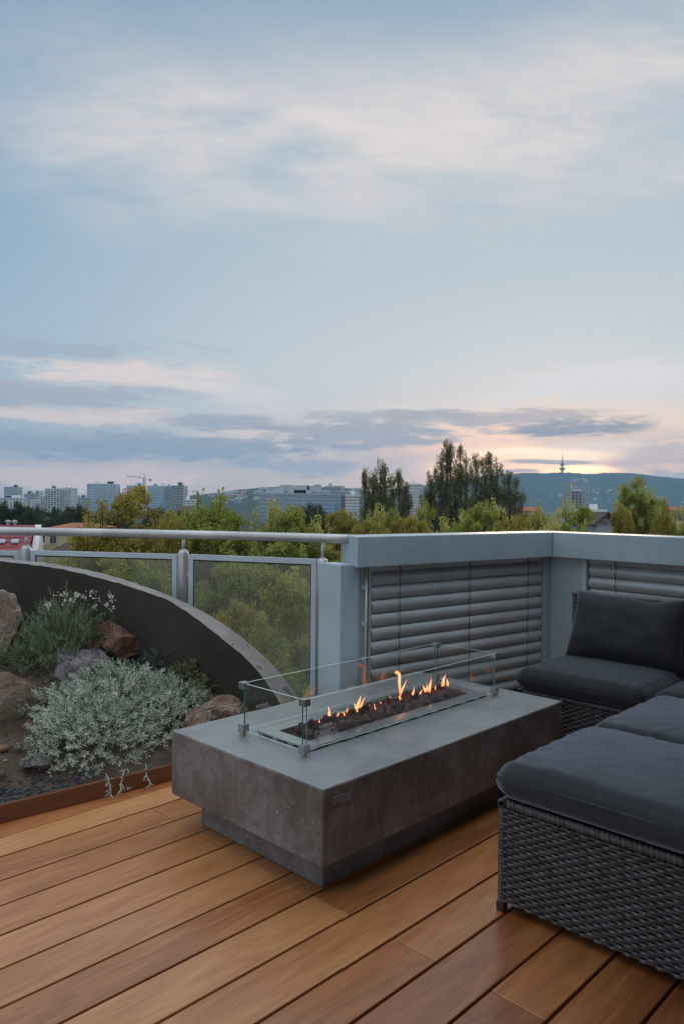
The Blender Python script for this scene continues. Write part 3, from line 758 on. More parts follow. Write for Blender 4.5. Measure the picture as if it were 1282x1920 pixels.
# ---- plants
def shoots(bases, dirs, length, nleaf, LL, LW, spread, seed, tip=True):
    """leafy shoots: returns leaf quads for all of them and the stem lines"""
    g = np.random.default_rng(seed); n = len(bases)
    dirs = unit(dirs)
    t = (np.arange(nleaf) + .6) / nleaf
    P = bases[:, None] + dirs[:, None] * (length[:, None] * t[None])[:, :, None]
    ref = np.tile(np.array([0.3, .8, .5]), (n, 1)); s1 = unit(np.cross(dirs, ref)); s2 = np.cross(dirs, s1)
    ang = np.arange(nleaf)[None] * 2.4 + g.uniform(0, 6.3, (n, 1)) + g.normal(0, .3, (n, nleaf))
    rad = np.cos(ang)[..., None] * s1[:, None] + np.sin(ang)[..., None] * s2[:, None]
    sp = spread * (1.15 - .75 * t[None, :, None]) + g.normal(0, .12, (n, nleaf, 1))
    D = dirs[:, None] * (1.0 - .35 * sp) + rad * sp
    Ls = LL * (1.1 - .45 * np.abs(t[None] - .45) * 2) * g.uniform(.75, 1.2, (n, nleaf))
    Nn = dirs[:, None] + 0 * rad + rad * .001
    V, F = leaf_quads(P.reshape(-1, 3), D.reshape(-1, 3), Nn.reshape(-1, 3) + g.normal(0, .25, (n * nleaf, 3)), Ls.reshape(-1), (Ls * LW).reshape(-1), .10)
    return V, F
def stems_mesh(bases, tips, r=.0012):
    m = MB()
    for b, t in zip(bases, tips): m.tube([b, (np.array(b) + t) / 2 + np.array([0, 0, .004]), t], [r * 1.3, r, r * .7], 4, cap=False)
    return m
def shrub(name, label, cat, foot, hgt, n, length, nleaf, LL, LW, spread, mat, seed, upb=.9, outb=.7, tipmat=None, layers=(1.0, .72)):
    """foot: list of (u, d, ru, rd) ellipses in bed coordinates; hgt: dome heights"""
    g = np.random.default_rng(seed); B, Dr, L = [], [], []
    Vs, Fs, k0 = [], [], 0
    bs, ts = [], []
    for (u, d, ru, rd), h, nn in zip(foot, hgt, n):
        for _ in range(nn):
            r = math.sqrt(g.uniform(0, 1)); th = g.uniform(0, 2 * math.pi)
            uu, dd = r * math.cos(th), r * math.sin(th)
            lay = g.uniform(layers[1], layers[0])
            bump = 1 + .22 * mnoise.noise((uu * 3 + seed, dd * 3, .5))
            P = kd(u + uu * ru, d + dd * rd)
            zz = soil_z(P.x, P.y) + h * (max(0, 1 - r ** 2.3) ** .62) * lay * bump
            out = KD * (uu / max(ru, .05)) * .3 + KN * (dd / max(rd, .05)) * .3
            dr = np.array([out.x * outb * 1.5, out.y * outb * 1.5, upb * (1.1 - .55 * r)]) + g.normal(0, .28, 3)
            ll = length * g.uniform(.65, 1.25)
            dr = dr / np.linalg.norm(dr)
            base = np.array([P.x, P.y, zz]) - dr * ll * .75
            B.append(base); Dr.append(dr); L.append(ll)
            bs.append(base - dr * ll * .5); ts.append(base + dr * ll)
    V, F = shoots(np.array(B), np.array(Dr), np.array(L), nleaf, LL, LW, spread, seed)
    u0, d0 = foot[0][0], foot[0][1]; P0 = kd(u0, d0); P0 = Vector((P0.x, P0.y, soil_z(P0.x, P0.y)))
    e = tag(empty(name, P0), label, cat)
    V = V - np.array(P0)
    fo = link('foliage', np_mesh('foliage', V, F, mat), e)
    sm = stems_mesh([b - np.array(P0) for b in bs[::2]], [t - np.array(P0) for t in ts[::2]])
    sm.build('stem', STEMG, e, kind='stuff')
    return e
# soil-hugging silver shrub
sil = shrub('silver_shrub', 'large silver-grey leafy shrub spilling towards the edging board', 'shrub',
      [(.46, .22, .32, .17), (.66, .36, .38, .25), (.86, .28, .26, .20), (.38, .40, .18, .18)], [.17, .20, .16, .12], [470, 620, 330, 120],
      .066, 16, .0235, .17, .95, S_SILV, 31, 1.0, .9, layers=(1.0, .5))
# a few stems trail over the edging
tr_b, tr_d, tr_l = [], [], []
m = MB(); g = np.random.default_rng(5); P0 = sil.location
for k in range(4):
    u = .45 + .05 * k + g.normal(0, .012); p = kd(u, .045, .085); pts_ = [p]
    d = Vector((-KN.x * 1., -KN.y * 1., .25))
    for q in range(7):
        d = d + Vector((0, 0, -.30)) + Vector(g.normal(0, .22, 3)); d.normalize(); p = p + d * .017
        if p.z < .012: p.z = .012
        pts_.append(p.copy())
    m.tube([q - P0 for q in pts_], [.0016] * 7 + [.0008], 5, cap=False)
    for a, b_ in zip(pts_[1:-1], pts_[2:]):
        tr_b.append(np.array(a)); tr_d.append(np.array(b_ - a) + g.normal(0, .006, 3)); tr_l.append(.018)
m.build('trailing_stem', S_SILV, sil, kind='stuff')
V, F = shoots(np.array(tr_b), np.array(tr_d), np.array(tr_l), 4, .026, .2, .9, 6)
link('trailing_foliage', np_mesh('trailing_foliage', V - np.array(P0), F, S_SILV), sil)
# white flowering sub-shrub
wf = shrub('flowering_shrub', 'grey-green shrub with small white flowers below the curved wall', 'shrub',
      [(.56, .90, .27, .22), (.36, 1.00, .17, .18), (.80, .98, .20, .14)], [.42, .30, .36], [420, 150, 200], .10, 16, .030, .14, .62, S_SAGE, 41, 1.35, .5, layers=(1.0, .35))
fl, st = MB(), MB(); g = np.random.default_rng(9); P0 = wf.location
for k in range(24):
    px, py = g.uniform(85, 225), 0
    py = 1104 + abs(px - 140) * .10 + abs(g.normal(0, 16)) + (10 if px < 105 else 0)
    tip = at(px, py, 3.86 + g.uniform(-.10, .12)); root = tip + Vector((g.normal(0, .02), g.normal(0, .02), -.12))
    st.tube([root - P0, (root + tip) / 2 - P0 + Vector((g.normal(0, .004), 0, 0)), tip - P0], [.0016, .0013, .001], 5, cap=False)
    for q in range(int(g.integers(5, 12))):
        c = tip + Vector(g.normal(0, .0075, 3)) + Vector((0, 0, -.004)) - P0; s = g.uniform(.0035, .006)
        nn = Vector(g.normal(0, 1, 3) + np.array([0, -.8, .6])).normalized(); a_ = nn.orthogonal().normalized(); b_ = nn.cross(a_)
        fl.add([c] + [c + (a_ * math.cos(t_) + b_ * math.sin(t_)) * s + nn * .001 * (i_ % 2) for i_, t_ in enumerate(np.linspace(0, 2 * math.pi, 8, endpoint=False))], [(0, i_ + 1, (i_ + 1) % 8 + 1) for i_ in range(8)])
fl.build('flower', PETAL, wf, kind='stuff'); st.build('flower_stalk', STEMG, wf, kind='stuff')
shrub('lavender', 'small blue-grey lavender in front of the dark curved wall', 'shrub', [(1.00, .64, .13, .10)], [.17], [150], .075, 16, .024, .15, .62, S_LAV, 51, 1.3, .5)
shrub('leafy_plant', 'bronze-green broad-leaved plant right of the silver shrub', 'plant', [(1.06, .42, .17, .12)], [.13], [120], .06, 12, .042, .30, 1.0, S_BRN, 61, 1.0, .9)
shrub('moss_tuft', 'bright yellow-green moss beside the squat brown rock', 'moss', [(.90, .16, .07, .06), (.98, .25, .07, .05)], [.05, .07], [70, 60], .022, 9, .010, .4, .9, S_MOSS, 71)
shrub('creeper', 'dark low creeper between the grey and the rusty boulder', 'plant', [(.70, .78, .20, .10), (.86, .66, .10, .10)], [.06, .07], [170, 90], .035, 9, .016, .45, 1.0, S_DK, 81)
shrub('leafy_clump', 'dark leafy clump between tall boulder and curved wall', 'plant', [(.30, 1.18, .15, .08)], [.20], [110], .05, 10, .028, .45, 1.0, S_DK, 91)
shrub('sprig', 'thin grey-green sprig standing alone before the curved wall', 'plant', [(1.00, .86, .06, .05)], [.20], [16], .13, 15, .026, .14, .6, S_SAGE, 95, 1.6, .3)
shrub('dry_plant', 'withered brown plant above the bare soil', 'plant', [(.32, .48, .10, .10), (.18, .42, .14, .08)], [.06, .05], [110, 90], .05, 10, .018, .12, 1.0, S_DRY, 97)

# ------------------------------------------------------------------ fire table
tb = tag(empty('fire_table', T(0, 0), YA), 'low concrete fire table with a recessed plinth standing on the wooden deck', 'fire table')
TL, TW, TH, TB = 1.52, .8425, .367, .1204
HA0, HA1, HB0, HB1 = .262, 1.278, .340, .517
bm = bmesh.new()
def bv(x, y, z): return bm.verts.new((x, y, z))
bt = [bv(x, y, TB) for x, y in ((0, 0), (TL, 0), (TL, TW), (0, TW))]; tp = [bv(x, y, TH) for x, y in ((0, 0), (TL, 0), (TL, TW), (0, TW))]
hp = [bv(x, y, TH) for x, y in ((HA0, HB0), (HA1, HB0), (HA1, HB1), (HA0, HB1))]; hb_ = [bv(x, y, TH - .06) for x, y in ((HA0, HB0), (HA1, HB0), (HA1, HB1), (HA0, HB1))]
bm.faces.new(bt[::-1])
for i in range(4):
    j = (i + 1) % 4
    bm.faces.new((bt[i], bt[j], tp[j], tp[i]))
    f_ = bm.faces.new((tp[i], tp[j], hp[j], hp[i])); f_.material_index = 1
    bm.faces.new((hp[i], hp[j], hb_[j], hb_[i]))
bm.faces.new(hb_)
ed = [e_ for e_ in bm.edges if not any(v in hp or v in hb_ for v in e_.verts)]
bmesh.ops.bevel(bm, geom=ed, offset=.007, segments=3, affect='EDGES', profile=.5)
bm.normal_update()
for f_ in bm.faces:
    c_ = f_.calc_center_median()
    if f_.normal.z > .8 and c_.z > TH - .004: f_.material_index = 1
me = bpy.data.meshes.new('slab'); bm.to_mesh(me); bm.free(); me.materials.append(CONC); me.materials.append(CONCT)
link('slab', me, tb)
MB().box(.083, TL - .083, .083, TW - .083, .001, TB - .001).build('plinth', CONCP, tb, bevel=.006)
MB().box(.040, .121, -.004, -.0005, .306, .332).build('name_plate', CONCP, tb, bevel=.001)
# burner tray let into the top
tray = tag(empty('burner_tray', T(.77, .4285, TH + .0005), YA), 'brushed steel burner tray with slotted rim set in the table top', 'burner tray')
m = MB(); x0, x1, y0, y1 = -.565, .565, -.1435, .1435; hx, hy = .508, .0885; zt_ = .016
for bx in ((x0, x1, y0, -hy), (x0, x1, hy, y1), (x0, -hx, -hy, hy), (hx, x1, -hy, hy)): m.box(*bx, .010, zt_)
m.build('rim', STEEL, tray, bevel=.0012)
m = MB(); m.box(x0 + .004, x1 - .004, y0 + .004, -hy - .006, 0, .0098); m.box(x0 + .004, x1 - .004, hy + .006, y1 - .004, 0, .0098); m.box(x0 + .004, -hx - .006, -hy, hy, 0, .0098); m.box(hx + .006, x1 - .004, -hy, hy, 0, .0098)
m.build('skirt', STEEL, tray)
def slot(*bx): MB().box(*bx).build('air_slot', BLACK, tray)
for k in range(11):
    xx = x0 + .045 + k * .102
    slot(xx, xx + .058, y0 + .001, y0 + .0045, .002, .0088); slot(xx, xx + .058, y1 - .0045, y1 - .001, .002, .0088)
for k in range(3):
    yy = y0 + .03 + k * .085
    slot(x0 + .001, x0 + .0045, yy, yy + .055, .002, .0088)
m = MB(); t_ = .002
m.box(-hx, hx, -hy, -hy + t_, -.05, zt_ - .001); m.box(-hx, hx, hy - t_, hy, -.05, zt_ - .001); m.box(-hx, -hx + t_, -hy, hy, -.05, zt_ - .0012); m.box(hx - t_, hx, -hy, hy, -.05, zt_ - .0012); m.box(-hx, hx, -hy, hy, -.054, -.051)
m.build('pan', STEEL, tray)
m = MB(); m.tube([(.475, .05, .0), (.475, .05, .052)], .0045, 8); m.tube([(.475, .05, .045), (.475, .05, .056)], .007, 8); m.build('pilot_probe', DARKM, tray)
# lava rocks
lm = [rock_mesh('lava_rock', LAVA if k % 3 else LAVAD, 1, 1, 1, 200 + k, 6, .42, 3) for k in range(8)]
rr = random.Random(11); cnt = 0
for layer, (nx, ny, zz) in enumerate(((25, 5, -.002), (22, 5, .017), (17, 2, .033))):
    for i in range(nx):
        for j in range(ny):
            if layer == 1 and rr.random() < .16: continue
            if layer == 2 and rr.random() < .45: continue
            s = rr.uniform(.0150, .0240)
            ex = .49 if layer == 0 else (.475 if layer == 1 else .43); ey = .077 if layer == 0 else (.068 if layer == 1 else .022)
            x = -ex + 2 * ex * (i + .5) / nx + rr.uniform(-.008, .008); y = -ey + 2 * ey * (j + .5) / ny + rr.uniform(-.007, .007)
            P = T(.77 + x, .4285 + y, TH + zz + rr.uniform(-.005, .007))
            ki = rr.randrange(8); o = bpy.data.objects.new('lava_rock', lm[ki]); COL.objects.link(o)
            o.location = P; o.rotation_euler = [rr.uniform(0, 6.28) for _ in range(3)]; o.scale = (s * rr.uniform(.85, 1.25), s * rr.uniform(.8, 1.15), s * rr.uniform(.75, 1.0))
            tag(o, 'red-brown porous lava rock heaped in the burner tray' if ki % 3 else 'near-black porous lava rock among the red-brown ones in the burner tray', 'lava rock', 'lava rocks heaped in the burner tray'); cnt += 1
# gas flames
fire = tag(empty('gas_fire', T(.77, .43, TH + .02), YA), 'row of small orange gas flames flickering over the lava rocks', 'fire')
def flame(a, b, h, w, lean, seed, kink=0):
    g = random.Random(seed); n_ = 12; pts_, rad = [], []
    ph = g.uniform(0, 6)
    for k in range(n_ + 1):
        t_ = k / n_
        x = lean * t_ ** 1.6 * h + .10 * h * math.sin(ph + 4.2 * t_) * t_ + (-kink * max(0, t_ - .72) * 3.2 * h)
        z = h * (t_ if not kink else min(t_ * 1.18, .90 + .12 * math.sin(max(0, t_ - .76) * 8)))
        pts_.append((x, .05 * h * math.sin(ph * 2 + 3 * t_), z))
        pr_ = math.sin(math.pi * min(1, t_ * .92 + .06)) ** .8 * (1.25 - .95 * t_) if not kink else (.45 + .75 * math.sin(math.pi * t_) * t_)
        if kink and t_ > .97: pr_ *= .4
        rad.append(max(w * pr_, w * .06))
    mb = MB().tube([Vector(p) for p in pts_], rad, 10, sq=(1, .55))
    return mb.build('flame', FLAME, fire, (a - .77, b - .43, 0), R(g.uniform(-25, 25)), smooth=True)
for k, (a, b, h, w, ln, kk) in enumerate([(.52, .45, .030, .006, .2, 0), (.565, .46, .026, .005, -.3, 0), (.600, .445, .020, .008, .4, 0), (.735, .45, .026, .006, .3, 0), (.790, .46, .022, .007, -.2, 0), (.830, .45, .028, .005, .2, 0), (.915, .455, .030, .007, -.4, 0), (1.045, .45, .030, .007, .3, 0), (1.165, .455, .034, .006, -.2, 0), (1.205, .45, .026, .006, .2, 0), (.660, .445, .044, .010, -.3, 0), (.475, .455, .062, .0075, -.10, 0), (.640, .455, .074, .013, .10, 0), (.652, .45, .058, .009, .75, 0), (.628, .45, .05, .008, -.2, 0), (.712, .42, .034, .005, -.2, 0), (.870, .475, .034, .006, -.35, 0),
        (.952, .49, .120, .011, .15, .62), (.962, .492, .085, .006, .22, 0), (.998, .455, .050, .0085, .45, 0), (1.006, .455, .030, .008, -.5, 0), (1.092, .455, .046, .008, -.30, 0), (1.100, .46, .050, .006, .3, 0), (1.118, .46, .068, .010, .35, 0), (1.128, .455, .045, .007, .1, 0),
        (1.247, .47, .064, .011, .12, 0), (1.262, .455, .048, .008, -.1, 0), (.413, .45, .020, .006, .5, 0), (.612, .49, .024, .005, 0, 0), (.675, .44, .03, .011, .5, 0), (.690, .44, .022, .009, -.4, 0)]):
    flame(a, b, h, w, ln, 300 + k, kk)
# glass guard round the fire
gd = tag(empty('glass_guard', T(0, 0, 0), YA), 'clear glass wind guard with steel corner clips around the flames', 'glass guard')
GA0, GA1, GB0, GB1, GZ0, GZ1 = .160, 1.362, .259, .602, .388, .567
def pane(x0, x1, y0, y1):
    m = MB(); vs_ = [(x, y, z) for z in (GZ0, GZ1) for x, y in ((x0, y0), (x1, y0), (x1, y1), (x0, y1))]
    longx = (x1 - x0) > (y1 - y0)
    m.add(vs_, [(0, 1, 5, 4), (2, 3, 7, 6)] if longx else [(1, 2, 6, 5), (3, 0, 4, 7)], 0)
    o_ = len(m.v); m.add(vs_, [(3, 2, 1, 0), (4, 5, 6, 7)], 1)
    m.add(vs_, [(1, 2, 6, 5), (3, 0, 4, 7)] if longx else [(0, 1, 5, 4), (2, 3, 7, 6)], 2)
    return m.build('pane', [GLASS, GEDGE, GEDGEV], gd)
h_ = .003
pane(GA0 + .009, GA1 - .009, GB0 - h_, GB0 + h_); pane(GA0 + .009, GA1 - .009, GB1 - h_, GB1 + h_)
pane(GA0 - h_, GA0 + h_, GB0 + .009, GB1 - .009); pane(GA1 - h_, GA1 + h_, GB0 + .009, GB1 - .009)
for x, sx in ((GA0, 1), (GA1, -1)):
    for y, sy in ((GB0, 1), (GB1, -1)):
        for z0, z1 in ((.379, .412), (.546, .571)):
            c = MB().box(-.013, .017, -.013, .017, z0, z1)
            if sx < 0: c.v = [(-v[0], v[1], v[2]) for v in c.v]; c.f = [tuple(reversed(f_)) for f_ in c.f]
            if sy < 0: c.v = [(v[0], -v[1], v[2]) for v in c.v]; c.f = [tuple(reversed(f_)) for f_ in c.f]
            cl = c.build('corner_clip', CLIP, gd, (x, y, 0), 0, bevel=.0015)
            if z0 < .4: MB().lathe([(.0105, .3672), (.0105, .3755), (.009, .3785)], n=12).build('foot', plain('brass foot', (.55, .44, .26), .4, .6), cl, smooth=False)
def text_obj(s, size, parent, loc, rot, align='LEFT'):
    cu = bpy.data.curves.new('t', 'FONT'); cu.body = s; cu.size = size; cu.align_x = align; cu.extrude = .0002
    cu.resolution_u = 3
    o = bpy.data.objects.new('t', cu); COL.objects.link(o)
    dg = bpy.context.evaluated_depsgraph_get(); me = bpy.data.meshes.new_from_object(o.evaluated_get(dg))
    bpy.data.objects.remove(o); me.name = 'lettering'; me.materials.clear(); me.materials.append(WHITE)
    return link('lettering', me, parent, loc, rot)
FR = (math.pi / 2, 0, 0)
for yy, zz in ((GB0 - .0036, .4545), (GB1 - .0036, .461)):
    text_obj('ELEMENTI', .0142, gd, (.230 if yy < .4 else .220, yy, zz), FR)
    m = MB()
    for k in range(9): m.box(.243 + k * .0042, .2463 + k * .0042, yy - .0003, yy, zz - .0045, zz - .0030)
    m.build('small_print', WHITE, gd)
yy = GB0 - .0036; m = MB(); a0, a1, z0, z1 = .213, .306, .408, .444
for bx in ((a0, a1, z0, z0 + .0014), (a0, a1, z1 - .0014, z1), (a0, a0 + .0014, z0 + .0014, z1 - .0014), (a1 - .0014, a1, z0 + .0014, z1 - .0014)): m.box(bx[0], bx[1], yy - .0003, yy, bx[2], bx[3])
m.build('warning_border', WHITE, gd)
text_obj('DANGER', .0105, gd, (.243, yy, .4325), FR)
m = MB(); m.add([(.231, yy, .4325), (.2395, yy, .4325), (.23525, yy, .4405)], [(0, 1, 2)]); m.build('warning_triangle', WHITE, gd)
m = MB(); rr = random.Random(2)
for r_ in range(4):
    x = a0 + .006 + rr.uniform(0, .004)
    while x < a1 - .009:
        w_ = rr.uniform(.003, .009); m.box(x, min(x + w_, a1 - .005), yy - .0003, yy, .4262 - r_ * .0046, .4287 - r_ * .0046); x += w_ + .0013
m.build('small_print', WHITE, gd)

# ------------------------------------------------------------------ wicker sofa
_wc = {}
def weave_mesh(w, h):
    key = (round(w, 3), round(h, 3))
    if key in _wc: return _wc[key]
    px, pz = .0215, .0106; nx = int(round(w / px)); nz = int(round(h / pz)); px = w / nx; pz = h / nz; q = 4
    xs = np.linspace(0, w, nx * q + 1); V, F = [], []
    for j in range(nz):
        z0 = j * pz; y = -.0044 * np.cos(math.pi * (xs / px + j)) - .004
        tl = .0005 * np.sin(xs / px * math.pi * 2 + j)
        o = len(V)
        for k, x in enumerate(xs):
            V += [(x, y[k] + .0035, z0 + .0004 + tl[k]), (x, y[k] - .0022, z0 + pz * .28 + tl[k]), (x, y[k] - .0022, z0 + pz * .72 + tl[k]), (x, y[k] + .0035, z0 + pz * .98 + tl[k])]
        for k in range(len(xs) - 1):
            for i in range(3):
                F.append((o + 4 * k + i, o + 4 * k + 4 + i, o + 4 * k + 5 + i, o + 4 * k + 1 + i))
    me = bpy.data.meshes.new('weave'); me.from_pydata(V, [], F); me.materials.append(WICK)
    me.polygons.foreach_set('use_smooth', [True] * len(F)); _wc[key] = me
    return me
def wrapped(m, p, q, r, pitch=.0118, slant=.5, sq=1.0):
    """a rail wound round with flat strand"""
    p, q = Vector(p), Vector(q); L = (q - p).length; d = (q - p) / L
    a = d.orthogonal().normalized() if abs(d.z) > .9 else d.cross(Vector((0, 0, 1))).normalized(); b = a.cross(d)
    n_ = max(2, int(L / pitch)) * 5; K = 10; vs_ = []
    for i in range(n_ + 1):
        t_ = L * i / n_; w = abs(math.sin(math.pi * t_ / pitch)) ** .5
        for k in range(K):
            th = 2 * math.pi * k / K; rr_ = r * (.60 + .44 * w)
            e = 4.0; cx_, sx_ = math.cos(th), math.sin(th); nn = (abs(cx_) ** e + abs(sx_) ** e) ** (-1 / e)
            vs_.append(p + d * min(L, max(0, t_ + slant * pitch * .5 * cx_)) + (a * cx_ * nn * sq + b * sx_ * nn) * rr_)
    fs_ = [(i * K + k, i * K + (k + 1) % K, (i + 1) * K + (k + 1) % K, (i + 1) * K + k) for i in range(n_) for k in range(K)]
    fs_ += [tuple(range(K)), tuple(range(n_ * K, n_ * K + K))]
    m.add(vs_, fs_)
def sofa_module(name, label, cat, a0, a1, b0, b1, back, group):
    LX, LY = a1 - a0, b1 - b0; e = tag(empty(name, T(a0, b0), YA), label, cat, group)
    z0, z1 = .028, .318
    MB().box(.014, LX - .014, .014, LY - .014, z0 + .004, .330).build('frame', BLACK, e)
    i_ = .022
    link('weave', weave_mesh(LX - 2 * i_, z1 - z0), e, (i_, .012, z0), 0)
    link('weave', weave_mesh(LX - 2 * i_, z1 - z0), e, (LX - i_, LY - .012, z0), math.pi)
    link('weave', weave_mesh(LY - 2 * i_, z1 - z0), e, (.012, LY - i_, z0), -math.pi / 2)
    link('weave', weave_mesh(LY - 2 * i_, z1 - z0), e, (LX - .012, i_, z0), math.pi / 2)
    for x in (.013, LX - .013):
        for y in (.013, LY - .013):
            m = MB(); wrapped(m, (x, y, .030), (x, y, .316), .0125); m.build('corner_post', WICK, e, smooth=True)
            MB().box(x - .013, x + .013, y - .013, y + .013, 0.0012, .0295).build('foot', DARKM, e, bevel=.002)
    m = MB()
    for p, q in (((0, .013, 0), (LX, .013, 0)), ((0, LY - .013, 0), (LX, LY - .013, 0)), ((.013, .026, 0), (.013, LY - .026, 0)), ((LX - .013, .026, 0), (LX - .013, LY - .026, 0))):
        for zz, rr_ in ((.333, .0125),): wrapped(m, Vector(p) + Vector((0, 0, zz)), Vector(q) + Vector((0, 0, zz)), rr_, .0150, .7)
    m.build('rim', WICK, e, smooth=True)
    if back:
        t_ = .075; zt_ = .775
        if back == 'a': bx = (LX - t_, LX, 0, LY)
        else: bx = (0, LX, 0, t_)
        MB().box(bx[0] + .014, bx[1] - .014, bx[2] + .014, bx[3] - .014, .330, zt_).build('backrest', BLACK, e)
        hh = zt_ - .352
        if back == 'a':
            link('backrest_weave', weave_mesh(LY - .044, hh), e, (LX - t_ + .010, LY - .022, .348), -math.pi / 2)
            link('backrest_weave', weave_mesh(LY - .044, hh), e, (LX - .010, .022, .348), math.pi / 2)
            rim = [((LX - t_ + .013, 0, zt_), (LX - t_ + .013, LY, zt_)), ((LX - .013, 0, zt_), (LX - .013, LY, zt_)), ((LX - t_ / 2, 0, zt_ + .004), (LX - t_ / 2, LY, zt_ + .004))]
            ps = [(LX - t_ + .013, .013), (LX - .013, .013), (LX - t_ + .013, LY - .013), (LX - .013, LY - .013), (LX - t_ / 2, LY - .012), (LX - t_ / 2, .012)]
        else:
            link('backrest_weave', weave_mesh(LX - .044, hh), e, (LX - .022, t_ - .010, .348), math.pi)
            link('backrest_weave', weave_mesh(LX - .044, hh), e, (.022, .010, .348), 0)
            rim = [((0, t_ - .013, zt_), (LX, t_ - .013, zt_)), ((0, .013, zt_), (LX, .013, zt_)), ((0, t_ / 2, zt_ + .004), (LX, t_ / 2, zt_ + .004))]
            ps = [(.013, t_ - .013), (.013, .013), (LX - .013, t_ - .013), (LX - .013, .013), (.012, t_ / 2), (LX - .012, t_ / 2)]
        m = MB()
        for p, q in rim: wrapped(m, p, q, .0145, .0150, .7)
        for x, y in ps: wrapped(m, (x, y, .345), (x, y, zt_ - .012), .0125)
        m.build('backrest_rim', WICK, e, smooth=True)
    return e
G_S = 'wicker sofa sections round the fire table'
sofa_module('sofa_section', 'dark wicker sofa section showing its woven end panel and foot on the deck', 'sofa section', .375, .985, -1.14, -.382, 'b', G_S)
sofa_module('sofa_section', 'dark wicker sofa section joining the one with the bare end panel to the back row', 'sofa section', .992, 1.622, -1.14, -.384, 'b', G_S)
sofa_module('sofa_section', 'dark wicker sofa section by the blind corner with a tall back pillow', 'sofa section', 1.652, 2.285, -.338, .318, 'a', G_S)
sofa_module('sofa_section', 'dark wicker back-row sofa section behind the two-cushion chaise', 'sofa section', 1.656, 2.289, -1.00, -.342, 'a', G_S)

def cube_grid(n, h, d, nz):
    bm = bmesh.new(); vs_ = {}
    def V(i, j, k):
        if (i, j, k) not in vs_: vs_[(i, j, k)] = bm.verts.new((2 * i / n - 1, 2 * j / n - 1, 2 * k / nz - 1))
        return vs_[(i, j, k)]
    for i in range(n):
        for j in range(n):
            bm.faces.new((V(i, j, nz), V(i + 1, j, nz), V(i + 1, j + 1, nz), V(i, j + 1, nz))); bm.faces.new((V(i, j, 0), V(i, j + 1, 0), V(i + 1, j + 1, 0), V(i + 1, j, 0)))
    for i in range(n):
        for k in range(nz):
            bm.faces.new((V(i, 0, k), V(i + 1, 0, k), V(i + 1, 0, k + 1), V(i, 0, k + 1))); bm.faces.new((V(i, n, k), V(i, n, k + 1), V(i + 1, n, k + 1), V(i + 1, n, k)))
            bm.faces.new((V(0, i, k), V(0, i, k + 1), V(0, i + 1, k + 1), V(0, i + 1, k))); bm.faces.new((V(n, i, k), V(n, i + 1, k), V(n, i + 1, k + 1), V(n, i, k + 1)))
    return bm
def cushion(name, label, a0, a1, b0, b1, z0, h, seed, puff=.22, wr=1.0, mat=None, seam=.62, group=None):
    w, d = a1 - a0, b1 - b0; n_ = 84; bm = cube_grid(n_, h, d, 10); rad = min(.042, h * .42)
    for v in bm.verts:
        P = Vector((v.co.x * w / 2, v.co.y * d / 2, v.co.z * h / 2)); u, q, zc = v.co
        core = Vector((max(-(w / 2 - rad), min(w / 2 - rad, P.x)), max(-(d / 2 - rad), min(d / 2 - rad, P.y)), max(-(h / 2 - rad), min(h / 2 - rad, P.z))))
        df = P - core
        if df.length > 1e-6: P = core + df.normalized() * rad
        ex, ey = w / 2 - abs(P.x), d / 2 - abs(P.y)
        dome = (1 - abs(u) ** 3.2) * (1 - abs(q) ** 3.2)
        if zc > 0: P.z += puff * h * dome * zc
        side = max(0, 1 - abs(zc)) if max(abs(u), abs(q)) > .999 else 0
        bulge = .010 * side * (1 + mnoise.noise((P.x * 5 + seed, P.y * 5, 0)))
        if abs(u) > .999: P.x += math.copysign(bulge, u)
        if abs(q) > .999: P.y += math.copysign(bulge, q)
        if zc > -.2:
            wv = 0
            for e_, al, sd in ((ex, P.y, u), (ey, P.x, q)):
                s_ = seed * 7.3 + (3 if sd > 0 else 0) + (11 if e_ is ey else 0)
                fall = math.exp(-e_ / .075) * min(1, e_ / .012 + .35)
                r_ = mnoise.noise((al * 8 + s_ + .6 * mnoise.noise((al * 5, e_ * 8, s_)), e_ * 4.5, 0)); r2 = mnoise.noise((al * 31 + s_, e_ * 8, 2))
                wv += fall * (max(0, 1 - abs(r_) * 3.0) ** 2 * .62 - .15 + .16 * r2)
            sk = Vector((P.x + .5 * P.y, P.y - .5 * P.x, 0))
            wv += .30 * max(0, 1 - abs(mnoise.noise((sk.x * 2.6 + seed, sk.y * 8, 1))) * 3) ** 2 * (1 - max(abs(u), abs(q)) ** 4) 
            wv += .28 * mnoise.noise((P.x * 4.5 + seed, P.y * 4.5, 7))
            P.z += wv * .0085 * wr * max(0, zc + .2) / 1.2
        P += Vector((mnoise.noise((P.x * 30, P.y * 30, P.z * 30 + seed)),) * 3) * .0009
        v.co = Vector((P.x + w / 2, P.y + d / 2, P.z + h / 2))
    me = bpy.data.meshes.new(name); bm.to_mesh(me); bm.free(); me.materials.append(mat or FAB); me.polygons.foreach_set('use_smooth', [True] * len(me.polygons))
    o = link(name, me, None, T(a0, b0, z0), YA); tag(o, label, 'cushion', group or 'charcoal seat cushions of the wicker sofa')
    m = MB(); zc = h * seam; e = .006; R_ = .03
    ring = []
    for cx_, cy_, t0 in ((w - R_ + e, d - R_ + e, 0), (R_ - e, d - R_ + e, 90), (R_ - e, R_ - e, 180), (w - R_ + e, R_ - e, 270)):
        for k in range(6): t_ = R(t0 + 18 * k); ring.append(Vector((cx_ + R_ * math.cos(t_), cy_ + R_ * math.sin(t_), zc)))
    ring.append(ring[0]); m.tube(ring, .0026, 6, cap=False)
    m.build('piping', mat or FAB, o, smooth=True)
    return o
cushion('seat_cushion', 'largest-looking charcoal seat cushion, on the section with the woven end panel', .366, .976, -1.02, -.384, .3475, .112, 1, .20, 1.2, seam=.66)
